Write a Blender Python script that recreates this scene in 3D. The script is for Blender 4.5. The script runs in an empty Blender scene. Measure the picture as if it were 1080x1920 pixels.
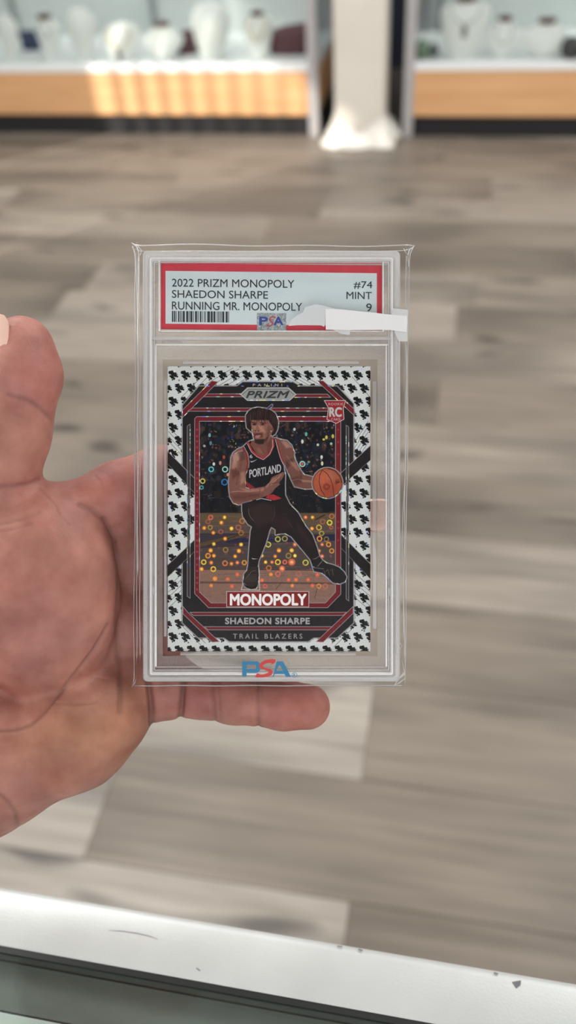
import bpy, bmesh, math, random
import numpy as np
from mathutils import Vector, Matrix
random.seed(7); rng = np.random.default_rng(11)
sc = bpy.context.scene
COL = sc.collection
PI = math.pi
# ------------------------------------------------------------------ camera
CAM_H, FPX, SLAB_D = 1.25, 1600.0, 0.267
YAW, PITCH, ROLL = math.radians(-13), math.radians(42), math.radians(4)
FW = Vector((math.sin(YAW)*math.cos(PITCH), math.cos(YAW)*math.cos(PITCH), -math.sin(PITCH)))
RT = Vector((math.cos(YAW), -math.sin(YAW), 0)); UP = RT.cross(FW)
RT, UP = math.cos(ROLL)*RT-math.sin(ROLL)*UP, math.sin(ROLL)*RT+math.cos(ROLL)*UP
EYE = Vector((0, 0, CAM_H))
cam = bpy.data.objects.new('camera', bpy.data.cameras.new('camera')); COL.objects.link(cam)
rot = Matrix((RT, UP, -FW)).transposed()
cam.matrix_world = Matrix.Translation(EYE) @ rot.to_4x4()
cam.data.sensor_fit = 'VERTICAL'; cam.data.sensor_height = 36; cam.data.lens = FPX/1920*36
cam.data.clip_start = 0.01
cam.data.dof.use_dof = True; cam.data.dof.focus_distance = SLAB_D; cam.data.dof.aperture_fstop = 8.2
sc.camera = cam
# ------------------------------------------------------------------ light
wd = bpy.data.worlds.new('world'); sc.world = wd; wd.use_nodes = True
wd.node_tree.nodes['Background'].inputs[0].default_value = (0.97, 0.98, 1.0, 1)
wd.node_tree.nodes['Background'].inputs[1].default_value = 1.7
sun = bpy.data.objects.new('sun', bpy.data.lights.new('sun', 'SUN')); COL.objects.link(sun)
SUN_T = Vector((1, 1, -0.39*1.414)).normalized()
sun.rotation_euler = SUN_T.to_track_quat('-Z', 'Y').to_euler()
sun.data.energy = 6.5; sun.data.angle = math.radians(1.1); sun.data.color = (1, 0.93, 0.82)
sun.location = (-6, -3, 4)
for x, y in ((-1.3, 1.4), (1.3, 1.4), (-1.3, 3.6), (1.3, 3.6)):
    l = bpy.data.objects.new('ceiling_lamp', bpy.data.lights.new('ceiling_lamp', 'AREA')); COL.objects.link(l)
    l.data.shape = 'RECTANGLE'; l.data.size = 1.2; l.data.size_y = 1.2; l.data.energy = 39
    l.data.color = (1, 0.985, 0.965); l.location = (x, y, 2.66)
l = bpy.data.objects.new('left_window_light', bpy.data.lights.new('left_window_light', 'AREA')); COL.objects.link(l)  # added fill on the closed left wall, brightens hand and holder
l.data.shape = 'RECTANGLE'; l.data.size = 1.3; l.data.size_y = 1.5; l.data.energy = 55; l.data.color = (1, 0.98, 0.95)
l.location = (-2.95, -0.2, 1.6); l.rotation_euler = (0, -PI/2, 0)
sc.view_settings.view_transform = 'Standard'; sc.view_settings.look = 'None'
sc.view_settings.gamma = 1; sc.view_settings.use_curve_mapping = False
sc.view_settings.exposure = 0.0
sc.cycles.transparent_max_bounces = 24; sc.cycles.max_bounces = 6; sc.cycles.diffuse_bounces = 3; sc.cycles.glossy_bounces = 2; sc.cycles.transmission_bounces = 4
sc.cycles.sample_clamp_indirect = 4.0; sc.cycles.adaptive_threshold = .025

# ------------------------------------------------------------------ helpers
def at(px, py, z):
    d = (px-540)/FPX*RT-(py-960)/FPX*UP+FW
    return EYE+d*((z-CAM_H)/d.z)
def atY(px, py, Y):
    d = (px-540)/FPX*RT-(py-960)/FPX*UP+FW
    return EYE+d*(Y/d.y)
def lin(c):
    return tuple(((v/255+.055)/1.055)**2.4 if v > 10 else v/255/12.92 for v in c)+(1,)
def mat(name, col=(128, 128, 128), rough=.5, metal=0, spec=.5, **kw):
    m = bpy.data.materials.new(name); m.use_nodes = True
    b = m.node_tree.nodes['Principled BSDF']
    b.inputs['Base Color'].default_value = lin(col); b.inputs['Roughness'].default_value = rough
    b.inputs['Metallic'].default_value = metal; b.inputs['Specular IOR Level'].default_value = spec
    for k, v in kw.items(): b.inputs[k.replace('_', ' ')].default_value = v
    return m
class NT:
    def __init__(s, m): s.t = m.node_tree; s.n = s.t.nodes; s.l = s.t.links; s.b = s.n.get('Principled BSDF')
    def add(s, typ, **kw):
        n = s.n.new(typ)
        for k, v in kw.items():
            if k in n.inputs.keys(): n.inputs[k].default_value = v
            else: setattr(n, k, v)
        return n
    def link(s, a, b): s.l.new(a, b)
    def ramp(s, fac, stops):
        r = s.n.new('ShaderNodeValToRGB'); e = r.color_ramp.elements
        while len(e) < len(stops): e.new(.5)
        for i, (p, c) in enumerate(stops): e[i].position = p; e[i].color = lin(c) if len(c) == 3 else c
        s.link(fac, r.inputs[0]); return r.outputs[0]
    def noise(s, scale, vec=None, detail=3, stretch=None, rough=.5):
        n = s.n.new('ShaderNodeTexNoise'); n.inputs['Scale'].default_value = scale
        n.inputs['Detail'].default_value = detail; n.inputs['Roughness'].default_value = rough
        if vec is None: vec = s.n.new('ShaderNodeTexCoord').outputs['Object']
        if stretch:
            mp = s.n.new('ShaderNodeMapping'); mp.inputs['Scale'].default_value = stretch
            s.link(vec, mp.inputs[0]); vec = mp.outputs[0]
        s.link(vec, n.inputs['Vector']); return n.outputs['Fac']
    def bump(s, h, strength=.3, dist=.001, node=None):
        b = s.n.new('ShaderNodeBump'); b.inputs['Strength'].default_value = strength; b.inputs['Distance'].default_value = dist
        s.link(h, b.inputs['Height'])
        for t in (node or [s.b]): s.link(b.outputs[0], t.inputs['Normal'])
def noisy(name, c1, c2, scale, rough=.5, stretch=None, bump=.2, dist=.001, lo=.35, hi=.65, **kw):
    m = mat(name, c1, rough, **kw); t = NT(m)
    f = t.noise(scale, stretch=stretch, detail=4)
    t.link(t.ramp(f, [(lo, c1), (hi, c2)]), t.b.inputs['Base Color'])
    if bump: t.bump(f, bump, dist)
    return m
def clear_plastic(name, tint=(245, 247, 248), gloss=.06, rough=.05, haze=0., haze_col=(225, 226, 228), grain=None, refr=0., edge=.0, back=.5):
    """thin clear plastic: see-through, a sheen that grows at grazing angles, and a milky share"""
    m = bpy.data.materials.new(name); m.use_nodes = True; t = NT(m); t.n.remove(t.b); t.b = None
    out = t.n['Material Output']
    tr = t.add('ShaderNodeBsdfTransparent', Color=lin(tint)); base = tr.outputs[0]
    shaders = []
    if refr:
        rf = t.add('ShaderNodeBsdfRefraction', Color=lin(tint), Roughness=.12, IOR=1.3)
        mx = t.add('ShaderNodeMixShader'); mx.inputs[0].default_value = refr
        t.link(base, mx.inputs[1]); t.link(rf.outputs[0], mx.inputs[2]); base = mx.outputs[0]; shaders.append(rf)
    if haze:
        df = t.add('ShaderNodeBsdfDiffuse', Color=lin(haze_col)); tl = t.add('ShaderNodeBsdfTranslucent', Color=lin(haze_col))
        m2 = t.add('ShaderNodeMixShader'); m2.inputs[0].default_value = back
        t.link(df.outputs[0], m2.inputs[1]); t.link(tl.outputs[0], m2.inputs[2])
        mx = t.add('ShaderNodeMixShader'); mx.inputs[0].default_value = haze
        t.link(base, mx.inputs[1]); t.link(m2.outputs[0], mx.inputs[2]); base = mx.outputs[0]; shaders += [df, tl]
    gl = t.add('ShaderNodeBsdfGlossy', Roughness=rough); shaders.append(gl)
    lw = t.add('ShaderNodeLayerWeight', Blend=.25)
    ma = t.add('ShaderNodeMath', operation='MULTIPLY_ADD'); ma.inputs[1].default_value = .6+edge; ma.inputs[2].default_value = gloss
    t.link(lw.outputs['Fresnel'], ma.inputs[0])
    fm = t.add('ShaderNodeMath', operation='MINIMUM'); fm.inputs[1].default_value = .85; t.link(ma.outputs[0], fm.inputs[0])
    mx = t.add('ShaderNodeMixShader'); t.link(fm.outputs[0], mx.inputs[0]); t.link(base, mx.inputs[1]); t.link(gl.outputs[0], mx.inputs[2])
    t.link(mx.outputs[0], out.inputs[0])
    if grain: t.bump(t.noise(grain[0], detail=2), grain[1], grain[2], shaders)
    return m

def obj(name, me, m=None, parent=None, loc=None):
    if isinstance(me, bmesh.types.BMesh):
        bm = me; me = bpy.data.meshes.new(name); bm.normal_update(); bm.to_mesh(me); bm.free()
    o = bpy.data.objects.new(name, me); COL.objects.link(o)
    if m and not me.materials: me.materials.append(m)
    if parent: o.parent = parent
    if loc is not None: o.location = loc
    return o
def smooth(o, ang=None):
    o.data.polygons.foreach_set('use_smooth', [True]*len(o.data.polygons))
    if ang is not None: o.data.set_sharp_from_angle(angle=math.radians(ang))
    return o
def thing(name, label, cat, loc=(0, 0, 0), group=None, matrix=None):
    o = bpy.data.objects.new(name, None); COL.objects.link(o); o.location = loc; o.empty_display_size = .02
    if matrix is not None: o.matrix_world = matrix
    tag(o, label, cat, group); return o
def tag(o, label, cat, group=None):
    o['label'] = label; o['category'] = cat
    if group: o['group'] = group
    return o
def struct(name, bm, m):
    o = obj(name, bm, m); o['kind'] = 'structure'; return o
def box(bm, x0, x1, y0, y1, z0, z1, bev=0):
    r = bmesh.ops.create_cube(bm, size=1)
    vs = r['verts']
    for v in vs: v.co = Vector(((x0+x1)/2+v.co.x*(x1-x0), (y0+y1)/2+v.co.y*(y1-y0), (z0+z1)/2+v.co.z*(z1-z0)))
    if bev:
        es = list({e for v in vs for e in v.link_edges})
        bmesh.ops.bevel(bm, geom=es, offset=bev, segments=2, affect='EDGES', profile=.6)
    return bm
def boxes(*bs, bev=0):
    bm = bmesh.new()
    for b in bs: box(bm, *b, bev=bev)
    return bm
def loft(bm, rings, cap0=True, cap1=True, closed=True):
    vs = [[bm.verts.new(p) for p in r] for r in rings]; n = len(rings[0])
    for a, b in zip(vs, vs[1:]):
        for i in range(n if closed else n-1):
            j = (i+1) % n; bm.faces.new((a[i], a[j], b[j], b[i]))
    if cap0: bm.faces.new(list(reversed(vs[0])))
    if cap1: bm.faces.new(vs[-1])
    return bm
def tube(bm, pts, r, n=6):
    pts = [Vector(p) for p in pts]; rings = []
    for i, p in enumerate(pts):
        d = (pts[min(i+1, len(pts)-1)]-pts[max(i-1, 0)]).normalized()
        a = d.orthogonal().normalized() if i == 0 else (a-d*a.dot(d)).normalized()
        b = d.cross(a); rr = r[i] if isinstance(r, (list, tuple)) else r
        rings.append([p+rr*(math.cos(2*PI*k/n)*a+math.sin(2*PI*k/n)*b) for k in range(n)])
    return loft(bm, rings)

# ------------------------------------------------------------------ room
m_wall = noisy('wall_paint', (214, 212, 208), (205, 203, 199), 6, rough=.8, bump=.05)
m_dark = mat('dark_navy_wall', (34, 40, 54), .7)
M_planks = []
def floor_material():
    m = mat('grey_oak_laminate', (150, 140, 130), .42, spec=.35); t = NT(m)
    tc = t.n.new('ShaderNodeTexCoord').outputs['Object']; oi = t.n.new('ShaderNodeObjectInfo').outputs['Random']
    sc_ = t.add('ShaderNodeVectorMath', operation='SCALE'); cx = t.add('ShaderNodeCombineXYZ')
    mu = t.add('ShaderNodeMath', operation='MULTIPLY'); mu.inputs[1].default_value = 37; t.link(oi, mu.inputs[0])
    for i in range(3): t.link(mu.outputs[0], cx.inputs[i])
    ad = t.add('ShaderNodeVectorMath', operation='ADD'); t.link(tc, ad.inputs[0]); t.link(cx.outputs[0], ad.inputs[1]); v = ad.outputs[0]
    grain = t.noise(9, v, 6, (.35, 5, 1), .6); cloud = t.noise(3.2, v, 2, (.5, 1.6, 1)); knot = t.noise(5.5, v, 1, (.75, 2.2, 1))
    ring = t.n.new('ShaderNodeTexWave'); ring.wave_type = 'BANDS'; ring.bands_direction = 'Y'; ring.inputs['Scale'].default_value = 5
    ring.inputs['Distortion'].default_value = 9; ring.inputs['Detail'].default_value = 2; ring.inputs['Detail Scale'].default_value = .6
    mp = t.add('ShaderNodeMapping'); mp.inputs['Scale'].default_value = (.35, 2.2, 1); t.link(v, mp.inputs[0]); t.link(mp.outputs[0], ring.inputs[0])
    c1 = t.ramp(grain, [(.3, (146, 142, 137)), (.5, (164, 160, 155)), (.7, (180, 177, 172))])
    c2 = t.ramp(cloud, [(.34, (116, 111, 107)), (.58, (200, 196, 190))])
    c3 = t.ramp(ring.outputs['Fac'], [(0, (214, 210, 206)), (1, (236, 234, 232))])
    ck = t.ramp(knot, [(.66, (255, 255, 255)), (.76, (158, 158, 161))])
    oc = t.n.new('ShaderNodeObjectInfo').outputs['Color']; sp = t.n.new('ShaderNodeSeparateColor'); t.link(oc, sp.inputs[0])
    cp = t.ramp(sp.outputs[0], [(0, (176, 168, 160)), (.5, (212, 205, 198)), (1, (252, 251, 249))])     # tone set plank by plank
    cur = c1
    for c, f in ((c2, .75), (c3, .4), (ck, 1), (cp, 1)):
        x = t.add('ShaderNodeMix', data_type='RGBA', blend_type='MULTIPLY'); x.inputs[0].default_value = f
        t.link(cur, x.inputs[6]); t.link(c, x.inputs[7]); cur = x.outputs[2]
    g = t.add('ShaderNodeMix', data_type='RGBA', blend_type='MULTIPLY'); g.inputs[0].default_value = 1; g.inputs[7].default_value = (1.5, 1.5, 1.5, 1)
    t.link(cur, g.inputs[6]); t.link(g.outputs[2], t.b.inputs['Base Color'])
    t.bump(grain, .12, .002)
    return m
m_plank = floor_material()
floor = struct('floor', boxes((-3.1, 3.1, -2.1, 5.1, -.06, -.012)), mat('floor_underlay', (60, 55, 50), .9))
PW, PL = .196, 1.21
pm = bpy.data.meshes.new('plank'); bm = bmesh.new()
def plank_mesh(L):
    bm = bmesh.new(); g, b = .0003, .0009
    rings = []
    for i, z in ((g, -.012), (g, -b), (g+b, 0)):
        rings.append([(i, i, z), (L-i, i, z), (L-i, PW-i, z), (i, PW-i, z)])
    loft(bm, rings); me = bpy.data.meshes.new('plank'); bm.to_mesh(me); bm.free(); me.materials.append(m_plank); return me
bm.free(); pmesh = plank_mesh(PL); n_pl = 0
joint = {0: -.078, -1: -.072, 1: -.09+.0, 6: -.012}
joint = {0: -.482, -1: -.072, 1: -.078, 2: .56, 6: -.012, 3: .30, 4: -.35, 5: .75}
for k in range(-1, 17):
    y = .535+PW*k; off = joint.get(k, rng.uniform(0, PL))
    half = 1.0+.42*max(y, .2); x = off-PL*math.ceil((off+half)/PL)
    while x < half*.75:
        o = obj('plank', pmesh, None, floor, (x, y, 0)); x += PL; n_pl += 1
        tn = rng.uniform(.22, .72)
        if y < 1.0 and x < .3: tn = rng.uniform(.88, 1.)  # near planks: lighter on the left, darker on the right
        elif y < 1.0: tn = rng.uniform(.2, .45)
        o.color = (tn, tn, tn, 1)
struct('ceiling', boxes((-3.1, 3.1, -2.1, 5.1, 2.7, 2.8)), m_wall)
struct('wall_far', boxes((-3.1, 3.1, 4.75, 4.9, -.01, 2.7)), m_dark)
struct('wall_right', boxes((3.0, 3.1, -2.1, 4.75, -.01, 2.7)), m_wall)
WY0, WY1, WZ0, WZ1 = .93, 2.28, .45, 1.57
struct('wall_left', boxes((-3.1, -3, -2.1, WY0, -.01, 2.7), (-3.1, -3, WY1, 4.75, -.01, 2.7), (-3.1, -3, WY0, WY1, -.01, WZ0), (-3.1, -3, WY0, WY1, WZ1, 2.7)), m_wall)
struct('wall_near', boxes((-3, -.8, -2.1, -2, -.01, 2.7), (-.8, 3, -2.1, -2, -.01, .3)), m_wall)  # unseen; solid left part added to keep direct sun out
bl = thing('vertical_blind', 'white vertical blind hanging in the window of the left wall', 'blind', (-2.985, 0, WZ1))
obj('head_rail', boxes((-.014, .03, WY0, WY1, .0, .04)), mat('blind_rail', (225, 225, 222), .4), bl)
vb = bmesh.new(); loft(vb, [[(-.022+.044*u, -.029+.058*u*1.0+.003*math.sin(PI*u)+s*.0008, z) for u in (0, .25, .5, .75, 1)]+[(-.022+.044*u, -.029+.058*u+.003*math.sin(PI*u)-.0008, z) for u in (1, .75, .5, .25, 0)] for z, s in ((WZ0-WZ1+.01, 1), (0, 1))])
vme = bpy.data.meshes.new('vane'); vb.normal_update(); vb.to_mesh(vme); vb.free(); vme.materials.append(mat('vane_fabric', (228, 226, 220), .8))
y = WY0+.05
# the vanes are turned across the sun so that strips of light pass between them
for k in range(13):
    o = obj('vane', vme, None, bl, (.012, y, 0)); o.rotation_euler.z = math.radians(17); y += .102

# ------------------------------------------------------------------ display cases
m_alu = noisy('case_aluminium', (196, 194, 196), (186, 184, 187), 40, rough=.35, bump=.05, metal=.25)
def wood_mat():
    m = mat('light_maple_laminate', (222, 172, 124), .4, spec=.4); t = NT(m)
    f = t.noise(4, None, 5, (.5, 1, 7), .6)
    t.link(t.ramp(f, [(.3, (212, 160, 112)), (.7, (232, 184, 136))]), t.b.inputs['Base Color']); return m
m_wood = wood_mat(); m_kick = mat('black_plinth', (30, 30, 33), .5)
m_deck = mat('white_case_deck', (238, 242, 244), .35); m_back = noisy('grey_back_panel', (206, 212, 212), (196, 203, 203), 3, rough=.6, bump=0)
m_glass = clear_plastic('case_glass', (250, 252, 251), .02, .01)
DZ = .288
def display_case(x0, x1, label):
    t = thing('display_case', label, 'display case', ((x0+x1)/2, 3.95, 0), 'glass display cases along the far wall')
    a, b = x0-(x0+x1)/2, x1-(x0+x1)/2; d0, d1 = -.25, .27; p = .04
    obj('plinth', boxes((a+.01, b-.01, d0+.03, d1-.01, 0, .09)), m_kick, t)
    obj('front_panel', boxes((a+p, b-p, d0+.006, d0+.022, .086, .256), bev=.001), m_wood, t)
    obj('side_panel', boxes((b-.02, b-.006, d0+p, d1-p, .086, .256), bev=.001), m_wood, t)
    obj('side_panel', boxes((a+.006, a+.02, d0+p, d1-p, .086, .256), bev=.001), m_wood, t)
    obj('deck', boxes((a+.002, b-.002, d0+.002, d1-.002, .256, DZ), bev=.004), m_deck, t)
    for px, py in ((a, d0), (b-p, d0), (a, d1-p), (b-p, d1-p)):
        obj('frame_post', boxes((px, px+p, py, py+p, 0, .96), bev=.003), m_alu, t)
    obj('glass_front', boxes((a+p, b-p, d0+.01, d0+.016, DZ, .93)), m_glass, t)
    obj('glass_side', boxes((b-.02, b-.014, d0+p, d1-p, DZ, .93)), m_glass, t)
    obj('glass_side', boxes((a+.014, a+.02, d0+p, d1-p, DZ, .93)), m_glass, t)
    obj('back_panel', boxes((a+p, b-p, d1-.03, d1-.015, DZ, .93)), m_back, t)
    for args in ((a, b, d0, d0+p), (a, b, d1-p, d1)): obj('top_rail', boxes((*args, .93, .965), bev=.002), m_alu, t)
    for xx in (a, b-p): obj('top_rail', boxes((xx, xx+p, d0+p, d1-p, .93, .965), bev=.002), m_alu, t)
    obj('glass_top', boxes((a+p, b-p, d0+p, d1-p, .945, .951)), m_glass, t)
    return t, a, b
cL, a, b = display_case(-2.68, -.607, 'long glass display case with maple front left of the white pillar')
m_std = mat('grey_shelf_standard', (150, 155, 158), .4, metal=.3)
def standard(parent, px, topz=.9):
    p = atY(px, 20, 4.16); obj('shelf_standard', boxes((-.012, .012, -.006, .006, DZ, .93)), m_std, parent, (p.x-parent.location.x, 4.165-3.95, 0))
standard(cL, 285); standard(cL, 22)
cR, a, b = display_case(-.256, 2.2, 'long glass display case with maple front right of the white pillar')
standard(cR, 800); standard(cR, 826)

# ------------------------------------------------------------------ necklace busts
m_bust = noisy('white_leatherette', (246, 247, 246), (240, 242, 241), 60, rough=.45, bump=.1)
m_cap = mat('dark_wood_cap', (92, 58, 48), .4); m_gold = mat('gold_chain', (226, 190, 110), .25, 1); m_steel = mat('silver_chain', (190, 195, 195), .25, 1)
PROF = {  # (height fraction, half width, half depth) of the half-size
 'tall':  [(0, .52, .5), (.06, .62, .55), (.3, .78, .55), (.6, .95, .5), (.8, 1.0, .42), (.9, .88, .34), (.95, .55, .3), (1, .42, .28)],
 'wide':  [(0, .4, .5), (.06, .5, .6), (.25, .78, .62), (.5, 1.0, .52), (.62, .98, .45), (.8, .7, .36), (.92, .45, .3), (1, .38, .28)],
 'slim':  [(0, .45, .5), (.1, .5, .55), (.4, .75, .55), (.7, 1.0, .5), (.84, .9, .42), (.9, .62, .36), (1, .5, .34)],
 'scoop': [(0, .5, .5), (.08, .62, .58), (.35, .86, .55), (.6, 1.0, .46), (.75, .96, .4), (.88, .78, .34), (1, .5, .3)],
}
def bust(px, ytop, ybot, wpx, kind, label, cap=True, notch=0, lean=0, chain=None, drop=.55):
    base = at(px, ybot, DZ+.001); d = (base-EYE).dot(FW); s = d/FPX
    base.y = max(base.y+wpx*s*.2, 3.74+wpx*s*.22); base.x += (base.y-3.75)*.3*0
    base = atY(px, ybot, base.y); base.z = DZ+.001; d = (base-EYE).dot(FW); s = d/FPX
    tp = atY(px, ytop, base.y); h = tp.z-DZ; w = wpx*s/2
    t = thing('necklace_bust', label, 'necklace bust', base, 'white necklace busts in the cases')
    bm = bmesh.new(); rings = []; n = 24; prof = PROF[kind]
    for (f, hw, hd) in prof:
        ring = []
        for k in range(n):
            an = 2*PI*k/n; x = hw*w*math.cos(an); yy = hd*w*math.sin(an)*.8
            z = f*h
            if notch and f > .5: z -= notch*h*max(0, 1-abs(x)/(w*.55))*((f-.5)/.5)*(.5-.5*math.sin(an))
            z += lean*x*f
            yy += .10*h*f+ (.25*w*(x/w)**2 if f > .3 else 0)
            ring.append((x, yy, z))
        rings.append(ring)
    loft(bm, rings); body = smooth(obj('torso', bm, m_bust, t), 50)
    if cap:
        bm = bmesh.new(); cw = prof[-1][1]*w
        loft(bm, [[(cw*k_*math.cos(2*PI*i/16), .10*h+cw*k_*.75*math.sin(2*PI*i/16), z) for i in range(16)] for k_, z in ((.95, h-.001), (1.05, h+.004), (1.05, h+.010), (.85, h+.015))])
        smooth(obj('neck_cap', bm, m_cap, t), 40)
    if chain:
        pts = []; rr = .0022
        def front(u, v):   # point on the front of the torso; u across, v height fraction
            for (f0, a0, b0), (f1, a1, b1) in zip(prof, prof[1:]):
                if v <= f1: break
            q = (v-f0)/(f1-f0); hw = a0+(a1-a0)*q; hd = b0+(b1-b0)*q
            x = u*hw*w; c = max(-1, min(1, u)); yy = -hd*w*.8*math.sqrt(1-c*c)+.10*h*v+(.25*w*(x/w)**2 if v > .3 else 0)
            return (x, yy-.003, v*h+lean*x*v)
        for i in range(25):
            q = i/24*2-1; v = .93-(.93-drop)*(1-q*q); pts.append(front(q*.72, v))
        bm = bmesh.new(); tube(bm, pts, rr, 6)
        nk = smooth(obj('necklace', bm, m_gold if chain[0] == 'gold' else m_steel, None, base))
        tag(nk, chain[1], 'necklace')
        if len(chain) > 2:
            p0 = Vector(pts[12]); bm = bmesh.new()
            loft(bm, [[(p0.x+r_*math.cos(2*PI*i/10), p0.y-.002+r_*.5*math.sin(2*PI*i/10), p0.z-z_) for i in range(10)] for r_, z_ in ((.002, 0), (.009, .008), (.012, .022), (.009, .04), (.002, .052))])
            smooth(obj('pendant', bm, mat('dark_pendant', (120, 122, 120), .3), nk))
bust(24, 30, 116, 44, 'slim', 'white necklace bust partly cut off by the left edge of the photo', False)
bust(97, 36, 112, 52, 'slim', 'slim white necklace bust with dark cap, second from the left edge', True, chain=('silver', 'thin silver chain on the slim white bust second from the left edge'))
bust(160, 18, 114, 60, 'slim', 'tall slim white necklace bust without a cap, third from the left edge', False, notch=.1)
bust(232, 46, 119, 76, 'scoop', 'white necklace bust with deep V-shaped notch and raised right shoulder', False, notch=.45, lean=.12, chain=('gold', 'thin gold chain on the notched white bust', 1), drop=.35)
bust(310, 50, 112, 76, 'wide', 'wide white bust with brown cap below the leaning grey shelf standard', True)
bust(398, 8, 114, 74, 'scoop', 'tall white necklace bust with V-shaped notch, left of the gold necklace bust', False, notch=.3)
bust(486, 30, 109, 58, 'tall', 'white rounded bust with dark cap wearing a gold necklace, by the pillar', True, chain=('gold', 'gold necklace on the white bust nearest the left side of the pillar'), drop=.42)
bust(866, 4, 118, 92, 'tall', 'large tall white bust with brown cap, first right of the pillar', True, chain=('silver', 'silver chain with dark drop pendant on the large white bust', 1), drop=.62)
bust(940, 40, 108, 66, 'wide', 'small white bust with brown cap between the large bust and the wide bust', True, chain=('silver', 'silver chain on the small white bust'), drop=.4)
bust(1017, 44, 113, 86, 'wide', 'wide white bust with brown cap, rightmost of the busts', True)
# small goods between the busts
def small(name, label, cat, px, py, w, h, col, kind):
    base = at(px, py, DZ+.001); base = atY(px, py, max(base.y, 3.76)); base.z = DZ+.001; s = (base-EYE).dot(FW)/FPX; w *= s/2; h *= s; bm = bmesh.new()
    if kind == 'box':
        box(bm, -w, w, -w*.6, w*.6, 0, h, bev=min(w, h)*.12)
    elif kind == 'bag':
        loft(bm, [[(w*k*math.copysign(abs(math.cos(2*PI*i/16))**.6, math.cos(2*PI*i/16)), .05*math.copysign(abs(math.sin(2*PI*i/16))**.8, math.sin(2*PI*i/16))*k, z*h+.25*h*z*(math.cos(2*PI*i/16)*.5)) for i in range(16)] for k, z in ((.9, 0), (1, .15), (1, .6), (.95, .9), (.7, 1))])
    else:
        loft(bm, [[(w*k*math.cos(2*PI*i/16), w*k*math.sin(2*PI*i/16), z*h) for i in range(16)] for k, z in ((.6, 0), (.95, .15), (1, .5), (.9, .8), (.6, .95), (.25, 1))])
    o = smooth(obj(name, bm, mat(name+'_material', col, .6), None, base), 45); tag(o, label, cat)
small('jewelry_pouch', 'dark maroon cloth pouch lying behind the gold necklace bust', 'pouch', 548, 98, 86, 44, (82, 34, 48), 'bag')
small('jewelry_pouch', 'dark maroon pouch seen between the wide bust and the tall notched bust', 'pouch', 352, 97, 46, 34, (84, 46, 54), 'bag')
small('gift_box', 'small dark blue box behind the slim bust at the left edge', 'box', 62, 92, 34, 30, (52, 64, 96), 'box')
small('ring_stand', 'small green ring stand in the left corner of the right case', 'stand', 790, 112, 26, 32, (120, 146, 124), 'dome')
small('ring_stand', 'small dark grey ring stand beside the green one', 'stand', 812, 106, 20, 22, (92, 100, 100), 'dome')
small('jewelry_dome', 'dark round trinket at the right edge of the right case', 'trinket', 1070, 111, 42, 34, (62, 62, 64), 'dome')

# ------------------------------------------------------------------ pillar between the cases
PX, PY = -.425, 3.70
pil = thing('pillar', 'white square pillar with crumpled white wrapping at its foot', 'pillar', (PX, PY, 0))
m_pil = noisy('cream_pillar_paint', (228, 222, 212), (220, 214, 204), 5, rough=.6, bump=.05)
obj('shaft', boxes((-.100, .100, -.09, .09, 0, 2.7), bev=.006), m_pil, pil)
bm = bmesh.new(); rings = []; n = 96
for q in range(13):
    u = q/12; ring = []
    for k in range(n):
        an = 2*PI*k/n; c, s_ = math.cos(an), math.sin(an); sq = 1/max(abs(c), abs(s_))
        fold = (math.sin(an*7+1.3)+.6*math.sin(an*17+2*u)+.5*math.sin(an*11-3*u))
        r = (.103+.052*(1-u)**2.2)*sq*(1-.12*(1-u)*(sq-1))+.009*fold*(1-u)**1.2
        top = .07+.05*max(0, math.sin(an*2+2.2))+.02*math.sin(an*5)
        ring.append((r*c, r*s_*.95, .004+top*u+.012*(1-u)*u*4*max(0, fold)))
    rings.append(ring)
loft(bm, rings, cap1=False); smooth(obj('foot_wrapping', bm, noisy('white_wrapping', (240, 238, 230), (228, 226, 218), 20, rough=.5, bump=.4, dist=.006), pil))

# ------------------------------------------------------------------ counter under the hand
CZ = .92
m_rail = mat('satin_aluminium_rail', (206, 209, 208), .42, metal=.25); t = NT(m_rail)
t.bump(t.noise(1100, detail=2), .2, .0003)
f2 = t.noise(26, None, 3, (1, 1, 1)); t.link(t.ramp(f2, [(.3, (204, 208, 207)), (.7, (216, 220, 219))]), t.b.inputs['Base Color'])
ctr = thing('counter', 'glass topped counter with satin aluminium edge rail in the foreground', 'counter', (0, 0, 0))
YE, YG = .1263, .1046
bm = bmesh.new(); prof = [(YG, CZ-.03), (YG, CZ-.0004), (YG+.0006, CZ)]
for i in range(7):
    an = PI/2*(1-i/6); prof.append((YE-.004+.004*math.cos(an), CZ-.004+.004*math.sin(an)))
prof.append((YE, CZ-.03))
loft(bm, [[(x, p[0], p[1]) for p in prof] for x in (-.9, .9)])
bmesh.ops.recalc_face_normals(bm, faces=bm.faces); rail = smooth(obj('edge_rail', bm, m_rail, ctr), 35)
obj('gasket', boxes((-.9, .9, YG-.0022, YG-.0001, CZ-.012, CZ-.0006)), mat('black_gasket', (22, 26, 26), .5), ctr)
m_ctop = clear_plastic('counter_glass', (247, 251, 249), .05, .02)
obj('glass_top', boxes((-.9, .9, -.42, YG-.0023, CZ-.008, CZ-.002)), m_ctop, ctr)
obj('inner_rail', boxes((-.88, .88, .02, .0855, CZ-.026, CZ-.0085), bev=.001), mat('white_inner_rail', (232, 240, 237), .4), ctr)
obj('grey_liner', boxes((-.88, .88, .0862, YG-.0025, CZ-.03, CZ-.0095)), noisy('grey_liner_cloth', (126, 132, 130), (142, 148, 145), 60, rough=.8, stretch=(.3, 1, 1)), ctr)
obj('cabinet_body', boxes((-.88, .88, -.40, YG-.003, .08, CZ-.031)), mat('counter_body', (170, 172, 172), .6), ctr)
obj('plinth', boxes((-.86, .86, -.38, YG-.02, 0, .08)), m_kick, ctr)
m_scr = mat('dark_scratch', (110, 112, 115), .6)
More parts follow.
